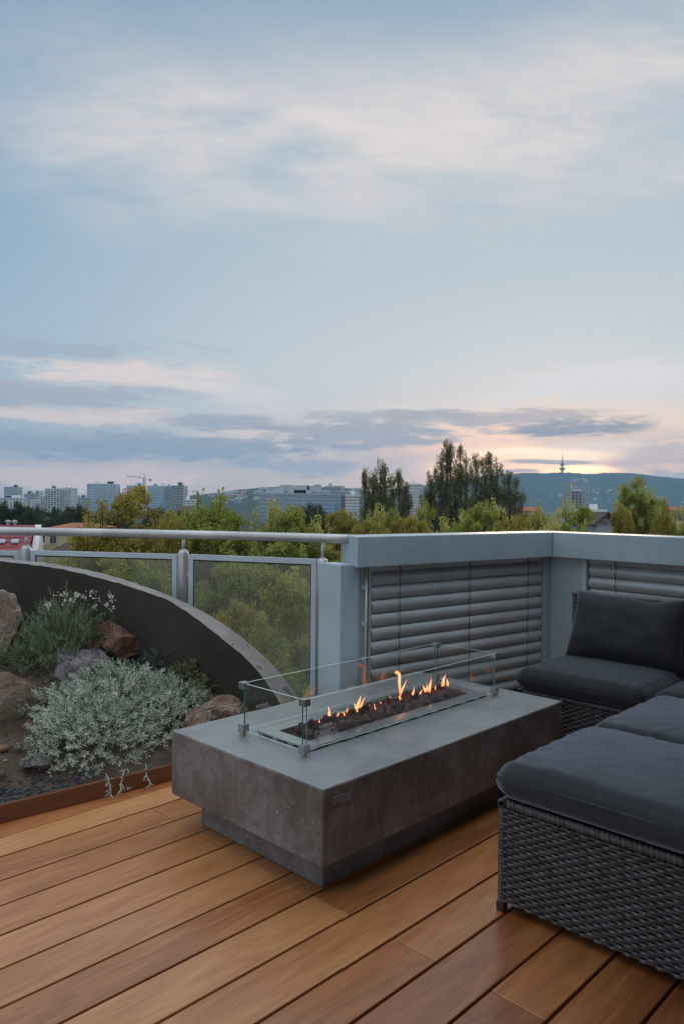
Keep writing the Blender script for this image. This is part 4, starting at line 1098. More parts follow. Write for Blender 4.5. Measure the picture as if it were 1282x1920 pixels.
cushion('seat_cushion', 'charcoal seat cushion on the middle wicker section', .988, 1.612, -1.02, -.386, .3475, .110, 2, .20, 1.3, seam=.6)
cushion('seat_cushion', 'charcoal seat cushion in front of the tall back pillow', 1.628, 2.20, -.312, .314, .3475, .105, 3, .16, 1.2, FABD, .5)
cushion('seat_cushion', 'charcoal seat cushion behind the middle one in the back row', 1.632, 2.20, -.99, -.352, .3475, .108, 4, .18, 1.0, FABD, .55)
def pillow(label, w, h, t, loc, rot, seed, droop=.02):
    n_ = 44; vs_, fs_ = [], []
    for side in (-1, 1):
        for i in range(n_ + 1):
            for j in range(n_ + 1):
                u, v = 2 * i / n_ - 1, 2 * j / n_ - 1
                th = t / 2 * (max(0, (1 - abs(u) ** 3.4) * (1 - abs(v) ** 3.0))) ** .55
                x = w / 2 * u * (1 - .05 * (1 - v * v) - (.06 * (v + 1) / 2)); z = h / 2 * (v + 1) * (1 - .04 * (1 - u * u) * v)
                z -= droop * max(0, v) * math.exp(-((u - .40) / .26) ** 2) * 1.6
                th *= 1.12 - .25 * v
                nz_ = mnoise.noise((u * 2.2 + seed, v * 2.2, side)) * .009 + mnoise.noise((u * 5 + seed, v * 2.5, side * 3)) * .003
                e_ = 1 - max(abs(u), abs(v)); wr_ = math.exp(-e_ / .14) * (abs(mnoise.noise((u * 9 + v * 9 + seed, u * 3 - v * 3, side))) - .2) * .016
                k_ = min(1, e_ * 6)
                vs_.append((x, side * (th + (nz_ + wr_) * k_), z))
    N1 = (n_ + 1) ** 2
    for i in range(n_):
        for j in range(n_):
            o_ = i * (n_ + 1) + j; q_ = (o_, o_ + n_ + 1, o_ + n_ + 2, o_ + 1); fs_.append(q_); fs_.append(tuple(reversed([k + N1 for k in q_])))
    m = MB(); m.add(vs_, fs_); me = m.mesh('pillow', FABD, True)
    bm = bmesh.new(); bm.from_mesh(me); bmesh.ops.remove_doubles(bm, verts=bm.verts, dist=.0004); bm.to_mesh(me); bm.free()
    return tag(link('pillow', me, None, loc, rot), label, 'pillow', 'charcoal back pillows of the wicker sofa')
pillow('tall charcoal pillow leaning on the wicker back near the corner', .62, .362, .165, T(2.09, -.018, .452), (R(-17), 0, YA - math.pi / 2), 3, .010)
pillow('charcoal pillow next to the tall corner one on the back row', .62, .37, .17, T(2.10, -.66, .455), (R(-17), 0, YA - math.pi / 2), 8)
pillow('charcoal pillow standing on the cushion over the woven end panel', .62, .36, .16, T(.640, -.972, .452), (R(-16), 0, YA + math.pi), 5)
pillow('charcoal pillow standing on the middle wicker section', .60, .36, .16, T(1.30, -1.005, .455), (R(-12), 0, YA + math.pi), 6)

# ------------------------------------------------------------------ trees
def clump_leaves(centers, rads, nper, size, wd, seed, flat=.7, out=None, droop=.25):
    g = np.random.default_rng(seed); n = len(centers)
    C_ = np.repeat(centers, nper, 0); Rr = np.repeat(rads, nper)[:, None]
    v = g.normal(0, 1, C_.shape); v = unit(v) * (g.uniform(0, 1, (len(v), 1)) ** .45); v[:, 2] *= flat
    P = C_ + v * Rr
    D = v + g.normal(0, .55, v.shape); D[:, 2] -= droop
    N = g.normal(0, .6, v.shape); N[:, 2] += 1.0
    s = size * g.uniform(.65, 1.3, len(P))
    return leaf_quads(P, D, N, s, s * wd, .12)
def limb(m, p, q, r0, r1, g, n=5, sag=.12):
    p, q = Vector(p), Vector(q); L = (q - p).length; pts_, rr_ = [], []
    k1 = Vector(g.normal(0, sag * L * .5, 3))
    for i in range(n + 1):
        t_ = i / n; pts_.append(p.lerp(q, t_) + k1 * math.sin(math.pi * t_) + Vector((0, 0, sag * L * math.sin(math.pi * t_) * .4))); rr_.append(r0 + (r1 - r0) * t_)
    m.tube(pts_, rr_, 6, cap=False)
def broadleaf(seed, H, r, ch, mats, ncl=190, nper=120, leaf=.15, crad=(.22, .55), spikes=14, shape=.35, bsz=(.27, .46)):
    g = np.random.default_rng(seed); cz = H - ch * .5
    # the crown is a pile of rounded boughs with dark gaps between them
    K = int(14 + 5 * (1 - shape) + g.integers(0, 4)); bc, br = [], []
    gold = math.pi * (3 - math.sqrt(5))
    for k in range(K):
        zz = 1 - 1.75 * (k + .5) / K; th = k * gold + g.normal(0, .35); rr0 = math.sqrt(max(0, 1 - zz * zz)); q = g.uniform(.52, .86) * (1 + shape * .5 * g.normal(0, .5))
        wide = 1.0 if zz < .4 else 1.25
        bc.append((r * rr0 * math.cos(th) * q * wide, r * rr0 * math.sin(th) * q * wide, cz + ch * .5 * zz * (.80 + .12 * g.normal(0, 1) * shape * 2))); br.append(r * g.uniform(*bsz))
    for k in range(3): bc.append((g.normal(0, .15 * r), g.normal(0, .15 * r), cz + ch * (.25 - .25 * k))); br.append(r * .40)
    bc, br = np.array(bc), np.array(br); bi = g.integers(0, len(bc), ncl)
    u = unit(g.normal(0, 1, (ncl, 3))); rad = g.uniform(.1, 1, ncl) ** .5
    C_ = bc[bi] + u * (rad * br[bi])[:, None] * np.array([1.05, 1.05, .72])
    rads = g.uniform(*crad, ncl) * r / 2.4; lite = g.uniform(0, 1, len(bc))[bi]
    V, F = clump_leaves(C_, rads, nper, leaf, .5, seed)
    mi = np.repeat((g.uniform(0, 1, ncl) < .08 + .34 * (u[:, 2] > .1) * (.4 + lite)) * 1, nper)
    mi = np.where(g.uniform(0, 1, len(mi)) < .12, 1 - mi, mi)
    m = MB(); top = (0, 0, cz + ch * .12)
    m.tube([(0, 0, 0), (.03 * H * .3, 0, H * .25), (0, .02 * H, cz - ch * .2), top], [.020 * H, .015 * H, .012 * H, .004 * H], 8, cap=False)
    for i in g.choice(ncl, min(26, ncl), replace=False):
        z0 = g.uniform(max(H * .22, cz - ch * .45), cz + ch * .08); limb(m, (0, .01 * H, z0), C_[i], .006 * H, .0012 * H, g)
    # leafy leader shoots break the outline
    sp = []
    for k in range(spikes):
        a = g.uniform(0, 6.28); rr_ = r * g.uniform(0, .8); b = np.array([rr_ * math.cos(a), rr_ * math.sin(a), cz + ch * .5 * math.sqrt(max(.05, 1 - (rr_ / r) ** 2)) * .9])
        t_ = b + np.array([g.normal(0, .12), g.normal(0, .12), g.uniform(.25, .75)]) * r / 2.
        limb(m, b - np.array([0, 0, .3 * r]), t_, .0018 * H, .0006 * H, g, 3, .03)
        for q in np.linspace(.2, 1, 6): sp.append(b * (1 - q) + t_ * q)
    if sp:
        V2, F2 = clump_leaves(np.array(sp), np.full(len(sp), .15 * r / 2), 16, leaf * .9, .5, seed + 1, 1.)
        F = np.concatenate([F, F2 + len(V)]); V = np.concatenate([V, V2]); mi = np.concatenate([mi, np.ones(len(F2), int)])
    return m.mesh('trunk', BARK, True), np_mesh('crown', V, F, mats, mi)
def poplar(seed, H, stems, mats, nper=44, leaf=.12):
    """stems: list of (x, y, height, radius)"""
    g = np.random.default_rng(seed); m = MB(); Cs, Rs = [], []
    for x, y, h, rr_ in stems:
        m.tube([(x * .25, y * .25, 0), (x * .7, y * .7, h * .3), (x, y, h * .65), (x, y, h)], [.20, .14, .07, .015], 6, cap=False)
        nk = int(72 * h / 12)
        for k in range(nk):
            t_ = g.uniform(.08, 1.0); z = h * t_
            pr_ = rr_ * (min(1, (1.02 - t_) * 2.6)) ** .7 * min(1, .45 + t_ * 1.6)
            a = g.uniform(0, 6.28); q = pr_ * 1.4 * math.sqrt(g.uniform(0, 1)); fx = min(1, t_ / .65)
            c = np.array([x * (.25 + .75 * fx) + q * math.cos(a), y * (.25 + .75 * fx) + q * math.sin(a), z])
            # each twig climbs steeply
            for s in np.linspace(0, 1, 4): Cs.append(c + np.array([math.cos(a) * .12 * s, math.sin(a) * .12 * s, .62 * s])); Rs.append(.25 * (1.15 - .6 * s))
            if k % 2 == 0: limb(m, (x * (.25 + .75 * fx), y * (.25 + .75 * fx), max(.2, z - .7)), c + np.array([0, 0, .5]), .03, .008, g, 3, .02)
    V, F = clump_leaves(np.array(Cs), np.array(Rs), nper // 2, leaf, .62, seed, 1.5, droop=.1)
    mi = (g.uniform(0, 1, len(F)) < .15) * 1
    return m.mesh('trunk', BARK, True), np_mesh('crown', V, F, mats, mi)
def tree(name, label, meshes, P, sc=(1, 1, 1), rz=0, cat='tree', group=None):
    e = tag(empty(name, P, rz), label, cat, group); e.scale = sc
    link('trunk', meshes[0], e); link('crown', meshes[1], e)
    return e
PA = broadleaf(1, 10.4, 2.3, 8.4, [L_GRN, L_MAPLE], 380, 150, .135, (.24, .46), 8, .30, (.33, .52))
PB = broadleaf(2, 10.4, 2.1, 8.2, [L_YEL, L_OLIVE], 330, 140, .13, (.18, .40), 14, .55)
PC = broadleaf(3, 9.2, 1.7, 6.5, [L_MAPLE, L_TIP], 330, 150, .12, (.22, .44), 7, .35, (.32, .50))
PD = broadleaf(4, 8.2, 3.2, 6.4, [L_DRK, L_DRK], 260, 130, .24, (.34, .66), 4, .30)
PE = broadleaf(5, 9.2, 1.7, 6.8, [L_OLIVE, L_YEL], 310, 140, .12, (.22, .44), 6, .35, (.32, .50))
PF = broadleaf(6, 10.6, 1.9, 7.4, [L_MAPLE, L_TIP], 560, 140, .12, (.22, .44), 4, .12, (.42, .56))
_tk = [0]; _top = {}
def put(name, label, proto, H, r0, px, pytop, Y, wpx, zs=None, group=None, rz=None):
    """stand a tree on the street so that its tip reaches the given photo height and its crown the given width"""
    tip = at(px, pytop, Y); s = (wpx / 2 / FPX * Y) / r0
    if proto[1] not in _top: _top[proto[1]] = sorted(v.co.z for v in proto[1].vertices)[-40]
    sz = (tip.z - GZ) / _top[proto[1]]
    _tk[0] += 1
    return tree(name, label, proto, (tip.x, tip.y, GZ), (s, s, sz), _tk[0] * 1.3 if rz is None else rz, group=group)
put('maple_tree', 'yellowing maple with a sparse spindly top behind the handrail, left of the crane', PB, 10.4, 2.1, 232, 912, 25, 235)
put('maple_tree', 'lush green maple rising behind the middle of the handrail', PA, 10.4, 2.3, 412, 920, 23, 260)
put('maple_tree', 'yellow-green maple between the lush maple and the dark round tree', PC, 9.2, 1.7, 520, 938, 25, 165)
put('maple_tree', 'small yellowing tree just above the handrail between the left house and the lush maple', PB, 10.4, 2.1, 320, 962, 21, 150)
put('maple_tree', 'low olive tree in front of the yellow house', PE, 9.2, 1.7, 175, 990, 27, 150)
put('round_tree', 'dark round-crowned tree below the long glass office', PD, 8.2, 3.2, 592, 944, 75, 92)
put('maple_tree', 'orange-tinged maple just left of the first poplar clump', PE, 9.2, 1.7, 645, 955, 36, 100)
put('maple_tree', 'yellow-green maple below the left poplar clump', PC, 9.2, 1.7, 712, 946, 27, 105)
put('maple_tree', 'small pale maple between the two poplar clumps', PC, 9.2, 1.7, 790, 936, 29, 72)
put('maple_tree', 'pale olive maple low over the parapet cap below the tall poplars', PE, 9.2, 1.7, 765, 968, 24, 120)
put('maple_tree', 'bright green maple in front of the tall poplars', PC, 9.2, 1.7, 925, 936, 26, 125)
put('maple_tree', 'pale green maple right of the bright one by the tall poplars', PC, 9.2, 1.7, 872, 958, 23, 105)
put('maple_tree', 'pale green maple in front of the building under construction', PC, 9.2, 1.7, 1062, 939, 28, 120)
put('maple_tree', 'pale green maple left of the building under construction', PC, 9.2, 1.7, 1002, 946, 25, 95)
put('maple_tree', 'low wide maple over the corner of the parapet', PE, 9.2, 1.7, 965, 966, 21, 120)
put('maple_tree', 'tall full green tree standing at the right in front of the forested hill', PF, 10.6, 1.9, 1200, 893, 30, 104)
put('maple_tree', 'olive shrubby tree at the left foot of the tall right-hand tree', PE, 9.2, 1.7, 1165, 948, 26, 60)
put('maple_tree', 'pale maple cut off by the right edge of the picture', PC, 9.2, 1.7, 1290, 936, 27, 130)
put('maple_tree', 'green maple filling the gap right of the yellowing maple', PA, 10.4, 2.3, 322, 948, 27, 150)
put('maple_tree', 'yellow-green maple right behind the handrail end', PC, 9.2, 1.7, 590, 968, 24, 130)
put('maple_tree', 'olive maple low over the left end of the parapet cap', PE, 9.2, 1.7, 690, 974, 23, 120)
put('maple_tree', 'bright maple crown low in front of the middle poplar trunks', PC, 9.2, 1.7, 838, 972, 24, 130)
put('maple_tree', 'pale maple low before the red roof by the construction site', PC, 9.2, 1.7, 1030, 972, 24, 120)
put('maple_tree', 'small green maple low left of the gabled house', PC, 9.2, 1.7, 1092, 975, 26, 60)
put('maple_tree', 'low olive maple between the tall right-hand tree and the picture edge', PE, 9.2, 1.7, 1248, 962, 26, 70)
# below the rail, seen through the glass
put('maple_tree', 'yellow-green tree seen through the right balustrade pane', PC, 9.2, 1.7, 560, 1068, 15, 190)
put('maple_tree', 'pale bushy tree low behind the right balustrade pane', PE, 9.2, 1.7, 455, 1128, 12.5, 170)
put('maple_tree', 'dark green tree filling the upper right balustrade pane', PA, 10.4, 2.3, 440, 1020, 19, 300)
put('maple_tree', 'green tree seen through the left balustrade pane', PA, 10.4, 2.3, 250, 1035, 17, 260)
put('maple_tree', 'low green tree deep below the right balustrade pane', PA, 10.4, 2.3, 520, 1205, 10.5, 260)
put('maple_tree', 'dark tree below the middle balustrade post', PD, 8.2, 3.2, 350, 1120, 15, 260)
for k, (px, py, Y, w) in enumerate([(20, 938, 95, 70), (62, 948, 92, 60), (115, 950, 105, 62), (150, 946, 98, 60), (-30, 942, 90, 70), (205, 955, 100, 70), (290, 950, 110, 60), (345, 958, 90, 50)]):
    put('round_tree', ['dark broad tree behind the red roof at the left edge', 'dark tree right of the broad one behind the red roof', 'dark tree behind the gap between red and orange roofs', 'dark tree behind the orange roof', 'dark tree beyond the left picture edge',
        'dark tree behind the yellowing maple', 'dark low tree under the far glass blocks', 'dark tree by the brown roof left of the lush maple'][k], PD, 8.2, 3.2, px, py, Y, w, group='dark trees behind the near houses')
def stems_from(px0, Y, lst):
    return [((px - px0) / FPX * Y, dy, at(px, py, Y).z - GZ, r_) for px, py, dy, r_ in lst]
Yp = 62
s1 = stems_from(718, Yp, [(684, 892, .5, .45), (697, 884, -.3, .5), (712, 872, .2, .6), (722, 884, .6, .5), (735, 905, -.4, .5), (747, 893, .3, .55), (757, 915, 0, .45), (765, 938, .3, .4), (700, 905, .9, .7)])
P0 = at(718, 950, Yp); tree('poplar_tree', 'dark upright poplar clump left of the tallest poplars', poplar(21, 12, s1, [L_POP, L_GRN]), (P0.x, P0.y, GZ))
s2 = stems_from(838, Yp, [(806, 900, .3, .5), (815, 882, .4, .6), (826, 856, -.2, .65), (836, 838, .3, .7), (846, 842, .8, .6), (860, 846, -.3, .6), (873, 852, .2, .6), (820, 905, -.9, .8), (850, 890, -.8, .9), (868, 900, -.6, .8), (796, 930, .2, .5)])
P0 = at(838, 950, Yp); tree('poplar_tree', 'tallest dark poplar clump rising above the hill line', poplar(22, 13, s2, [L_POP, L_GRN], 46), (P0.x, P0.y, GZ))
s3 = stems_from(918, Yp + 3, [(892, 864, .2, .45), (908, 853, -.2, .55), (919, 862, .4, .5), (931, 868, 0, .5), (905, 900, -.6, .7), (925, 905, -.5, .7), (945, 893, .3, .5), (955, 898, .1, .4), (967, 908, .3, .45), (978, 930, .1, .4)])
P0 = at(918, 950, Yp + 3); tree('poplar_tree', 'dark poplar clump against the sunset glow, right of the tallest', poplar(23, 13, s3, [L_POP, L_GRN]), (P0.x, P0.y, GZ))

# ------------------------------------------------------------------ hills
def prof(px_y, Yr):
    xs = [at(p, y, Yr).x for p, y in px_y]; zs = [at(p, y, Yr).z for p, y in px_y]
    return xs, zs
HILLS = []
def hill(name, px_y, Yf, Yr, amp, nx, ny, seed):
    xs, zs = prof(px_y, Yr); Yb = Yr + (Yr - Yf) * .7
    def hz(x, y, bump=True):
        zr = float(np.interp(x * Yr / max(y, Yf) if False else x, xs, zs)); t_ = (y - Yf) / (Yr - Yf) if y < Yr else 1 - (y - Yr) / (Yb - Yr)
        t_ = max(0, min(1, t_)); k = math.sin(t_ * math.pi / 2) ** 1.15
        z = GZ - 1 + (zr - GZ + 1) * k
        if bump: z += k * (amp * mnoise.noise((x * .035 + seed, y * .035, 0)) + amp * .6 * mnoise.noise((x * .11, y * .11, seed))) + 14 * k * (1 - k) * mnoise.noise((x * .003, y * .003, seed)) * 4
        return z
    X = np.linspace(xs[0], xs[-1], nx); Yv = np.concatenate([np.linspace(Yf, Yr, ny), np.linspace(Yr, Yb, ny // 3)[1:]])
    V = np.array([(x, y, hz(x, y)) for x in X for y in Yv]); nv = len(Yv)
    i, j = np.meshgrid(np.arange(nx - 1), np.arange(nv - 1), indexing='ij'); o = (i * nv + j).ravel()
    F = np.stack([o, o + nv, o + nv + 1, o + 1], 1)
    me = np_mesh(name, V, F, FOREST, smooth=True); ob = link(name, me); ob['kind'] = 'structure'
    return hz
hzR = hill('forested_hill', [(250, 950), (420, 936), (560, 930), (690, 925), (760, 916), (850, 902), (930, 891), (985, 888), (1020, 889), (1053, 887), (1090, 891), (1130, 888), (1165, 888), (1200, 893), (1282, 902), (1400, 916), (1560, 940)], 2300, 3150, 5.5, 300, 80, 3)
hzL = hill('city_hill', [(255, 952), (335, 940), (365, 931), (420, 925), (455, 920), (500, 916), (560, 914), (640, 915), (690, 922), (760, 936), (830, 952)], 1150, 1700, 3.5, 220, 50, 9)
def on_hill(px, py, hz, Yf, Yr):
    for Y in np.arange(Yf, Yr, 6.):
        P = at(px, py, Y)
        if P.z <= hz(P.x, Y, False): return P
    return None
def house_mesh(wall, roof, w, d, h, rh, win=True):
    m = MB(); m.box(-w / 2, w / 2, -d / 2, d / 2, -4, h, 0)
    m.add([(-w / 2 - .4, -d / 2 - .4, h), (w / 2 + .4, -d / 2 - .4, h), (w / 2 + .4, d / 2 + .4, h), (-w / 2 - .4, d / 2 + .4, h), (-w / 2 - .4, 0, h + rh), (w / 2 + .4, 0, h + rh)],
          [(0, 1, 5, 4), (2, 3, 4, 5), (1, 2, 5), (3, 0, 4), (3, 2, 1, 0)], 1)
    if win:
        for z in np.arange(1.2, h - 1.2, 3.):
            for x in np.arange(-w / 2 + 1.5, w / 2 - 1, 2.6): m.box(x - .6, x + .6, -d / 2 - .05, -d / 2 + .02, z, z + 1.4, 2)
    return m.mesh('hill_house', [wall, roof, P_GLASD])
HM = [house_mesh(P_WHITE, P_BRN, 13, 10, 7, 2.6), house_mesh(P_WHITE, P_TILE, 11, 10, 6, 3), house_mesh(P_CREAM, P_BRN, 15, 10, 9, 2), house_mesh(P_GREY, P_GREY, 18, 11, 12, 1), house_mesh(P_WHITE, P_GREY, 22, 11, 10, .8)]
HL = ['small white house with a brown roof', 'small white house with an orange roof', 'cream house with a brown roof', 'grey flat-topped block', 'wide white house with a grey roof']
rr = random.Random(77)
for k in range(84):
    px = rr.uniform(395, 700); py = rr.uniform(0, 1) ** 1.3 * 20 + np.interp(px, [395, 455, 500, 560, 640, 700], [931, 923, 918, 916, 917, 926])
    P = on_hill(px, py, hzL, 1150, 1700)
    if P is None: continue
    ki = rr.randrange(5); o = link('hill_house', HM[ki], None, P, rr.uniform(-.6, .6)); s = rr.uniform(.45, .8); o.scale = (s, s, s)
    tag(o, HL[ki] + ' on the low hill above the glass office', 'house', 'houses on the low city hill')
for k in range(34):
    z_ = rr.random()
    if z_ < .4: px, py = rr.uniform(1088, 1172), 0; py = np.interp(px, [1088, 1130, 1172], [925, 917, 915]) + rr.uniform(-2, 7)
    elif z_ < .75: px = rr.uniform(985, 1062); py = np.interp(px, [985, 1062], [936, 928]) + rr.uniform(-2, 3)
    else: px = rr.uniform(1000, 1280); py = rr.uniform(930, 944)
    P = on_hill(px, py, hzR, 2300, 3150)
    if P is None: continue
    ki = rr.choice([0, 1, 4, 4, 2]); o = link('hill_house', HM[ki], None, P, rr.uniform(-.5, .5)); s = rr.uniform(.35, .6); o.scale = (s, s, s)
    tag(o, HL[ki] + ' on the forested slope below the television tower', 'house', 'houses on the forested hill')

# television tower on the ridge
P = at(1053, 888, 3130); k = 3130 / FPX
tv = tag(empty('television_tower', P), 'slender television tower with two pods on the ridge of the forested hill', 'tower')
MB().lathe([(2.6 * k, -6 * k), (2.2 * k, 3 * k), (1.6 * k, 9 * k), (1.5 * k, 24 * k), (.9 * k, 25 * k)], n=14).build('shaft', P_TOWER, tv)
MB().lathe([(1.5 * k, 4.5 * k), (5.2 * k, 8.2 * k), (5.6 * k, 9.8 * k), (4.0 * k, 11.0 * k), (1.5 * k, 11.2 * k)], n=18).build('lower_pod', P_TOWER, tv)
MB().lathe([(1.3 * k, 14 * k), (3.6 * k, 15.3 * k), (4.0 * k, 18 * k), (2.4 * k, 19 * k), (2.8 * k, 20.4 * k), (1.0 * k, 21.4 * k)], n=18).build('upper_pod', P_TOWER, tv)
MB().lathe([(.8 * k, 25 * k), (.62 * k, 32 * k), (.34 * k, 33 * k), (.30 * k, 44 * k)], n=8).build('antenna', P_CRANR, tv)

# ------------------------------------------------------------------ far buildings
def block(name, label, px0, px1, pyt, Y, depth, wallm, winm, nf, nc, style='grid', rz=0, group=None, cat='building', top=None, fh=None):
    A, B = at(px0, pyt, Y), at(px1, pyt, Y); w = B.x - A.x; h = A.z - GZ
    e = tag(empty(name, ((A.x + B.x) / 2, Y, GZ), rz), label, cat, group)
    MB().box(-w / 2, w / 2, 0, depth, -1, h).build('wall', wallm, e)
    f_h = fh or h / nf; nf = int(h / f_h); m = MB(); c = w / nc
    for f_ in range(nf):
        z = h - (f_ + 1) * f_h
        if z < 0: break
        if style == 'grid':
            for i in range(nc):
                x = -w / 2 + c * (i + .5); m.box(x - c * .28, x + c * .28, -.10, .05, z + f_h * .28, z + f_h * .80)
        elif style == 'band': m.box(-w / 2 + .4, w / 2 - .4, -.10, .05, z + f_h * .30, z + f_h * .78)
        elif style == 'balcony':
            for i in range(nc):
                x = -w / 2 + c * (i + .5)
                m.box(x - c * .34, x + c * .34, -.10, .05, z + f_h * .12, z + f_h * .82)
        elif style == 'glass':
            for i in range(nc):
                x = -w / 2 + c * (i + .5); m.box(x - c * .44, x + c * .44, -.08, .05, z + f_h * .16, z + f_h * .94)
        # the side that shows as well
        dn = max(2, int(depth / max(c, 3.))); dc = depth / dn
        sx = 1 if (px0 + px1) / 2 < 641 else -1
        for i in range(dn):
            y = dc * (i + .5); m.box(sx * w / 2 - .05, sx * w / 2 + .10, y - dc * .28, y + dc * .28, z + f_h * .28, z + f_h * .80)
    m.build('glazing', winm, e, kind='stuff')
    if style == 'balcony':
        m = MB()
        for f_ in range(nf):
            z = h - (f_ + 1) * f_h
            for i in range(nc):
                x = -w / 2 + c * (i + .5)
                if (i + f_) % 5 != 4: m.box(x - c * .42, x + c * .42, -1.6, -.1, z, z + f_h * .34)
        m.build('balcony', wallm, e, kind='stuff')
    m = MB(); m.box(-w / 2 - .3, w / 2 + .3, -.3, depth, h + .002, h + .9)
    rr_ = random.Random(int(px0 * 7 + pyt))
    for _ in range(3 if w > 12 else 1):
        x = rr_.uniform(-w * .35, w * .35); q = min(w * .12, 5); m.box(x - q, x + q, depth * .3, depth * .6, h + .9, h + rr_.uniform(2.4, 4.5))
    m.build('roof', wallm if top is None else top, e)
    return e
block('office_tower', 'dark grey tower block rising above low white blocks', 8, 33, 914, 1000, 16, P_GREY, P_GLASS, 14, 7, 'band')
block('apartment_block', 'low white block below the dark grey tower', -12, 42, 934, 820, 14, P_WHITE, P_GLASD, 7, 9)
block('apartment_block', 'pale grey block between the dark tower and the terraced one', 46, 66, 927, 900, 14, P_GREY, P_GLASD, 10, 6)
block('apartment_block', 'blue-grey block beside the terraced white one', 64, 86, 926, 960, 14, P_BLUEG, P_GLASS, 9, 6)
block('apartment_block', 'low white block at the left foot of the terraced one', 57, 80, 939, 700, 12, P_WHITE, P_GLASD, 6, 7)
e = block('apartment_block', 'white stepped apartment block with balconies left of the maple', 85, 112, 917, 650, 16, P_WHITE, P_GLASD, 12, 5, 'balcony')
block('apartment_block', 'tall right wing of the stepped white apartment block', 112, 134, 916, 655, 16, P_WHITE, P_GLASS, 12, 4, 'balcony')
block('apartment_block', 'lower left wing of the stepped white apartment block', 76, 85, 930, 648, 14, P_WHITE, P_GLASD, 9, 2, 'balcony')
block('apartment_block', 'pale blue low block right of the stepped apartments', 134, 160, 934, 760, 14, P_BLUEG, P_GLASD, 8, 6)
block('apartment_block', 'wide pale glass apartment block behind the yellowing maple', 164, 216, 908, 820, 20, P_WHITE, P_GLASS, 17, 12, 'glass')
block('apartment_block', 'pale apartment block just left of the red crane mast', 238, 267, 911, 850, 20, P_WHITE, P_GLASS, 16, 7, 'glass')
block('apartment_block', 'wide blue-white apartment block right of the red crane', 277, 308, 912, 830, 20, P_WHITE, P_GLASS, 16, 8, 'glass')
block('apartment_block', 'middle section of the apartment row right of the crane', 308, 323, 912.5, 828, 20, P_BLUEG, P_GLASS, 16, 4, 'balcony')
block('apartment_block', 'right end block of the apartment row with ribbon balconies', 323, 345, 911.5, 826, 22, P_GREY, P_GLASD, 17, 5, 'band')
block('apartment_block', 'small white blocks low between the crane row and the lush maple', 345, 366, 938, 700, 14, P_WHITE, P_GLASD, 7, 6)
block('office_building', 'long low glass office building below the city hill', 487, 628, 927, 420, 26, P_BLUEG, P_GLASS, 7, 34, 'glass')
block('office_building', 'set-back grey top floor of the long glass office', 505, 618, 921, 432, 16, P_GREY, P_GLASS, 8, 24, 'band')
block('office_tower', 'taller blue glass end tower of the long office', 609, 640, 914, 455, 18, P_BLUEG, P_GLASS, 9, 8, 'glass')
block('apartment_block', 'white block with grid windows right of the long office', 646, 673, 930, 520, 14, P_WHITE, P_GLASD, 8, 7)
block('apartment_block', 'narrow brick-red block left of the white grid block', 638, 648, 931, 530, 12, P_BRICK, P_GLASD, 8, 3)
block('apartment_block', 'narrow red-brown block between the poplar clumps', 752, 764, 921, 560, 12, P_BRICK, P_GLASD, 9, 3)
block('apartment_block', 'white tower block between the poplar clumps', 768, 790, 909, 600, 16, P_WHITE, P_GLASD, 12, 5)
block('low_building', 'flat white low building right of the construction site', 1104, 1134, 960, 230, 14, P_WHITE, P_GLASD, 3, 9, 'grid')
# tower under construction, bare floors below a glass tower
e = block('office_tower', 'blue glass tower behind the bare concrete floors', 1076, 1105, 904, 720, 20, P_BLUEG, P_GLASS, 15, 8, 'glass')
MB().box(-7.5, -2., 2, 12, 0, at(1080, 897, 720).z - GZ).build('core', P_BLUEG, e)
A, B = at(1063, 921, 690), at(1105, 921, 690); w = B.x - A.x; h = A.z - GZ
e = tag(empty('construction_frame', ((A.x + B.x) / 2, 690, GZ)), 'bare concrete floors of a building under construction', 'building site')
nfl = 9
for f_ in range(nfl + 1):
    MB().box(-w / 2, w / 2, 0, 20, h * f_ / nfl - .35, h * f_ / nfl + .35).build('floor_slab', P_CONC, e)
m = MB()
for x in np.linspace(-w / 2 + .6, w / 2 - .6, 7):
    for y in (.6, 10, 19): m.box(x - .35, x + .35, y - .35, y + .35, 0, h)
m.build('column', P_CONC, e, kind='stuff'); MB().box(-3, 5, 8, 14, 0, h + 2.5).build('lift_core', P_GREY, e)
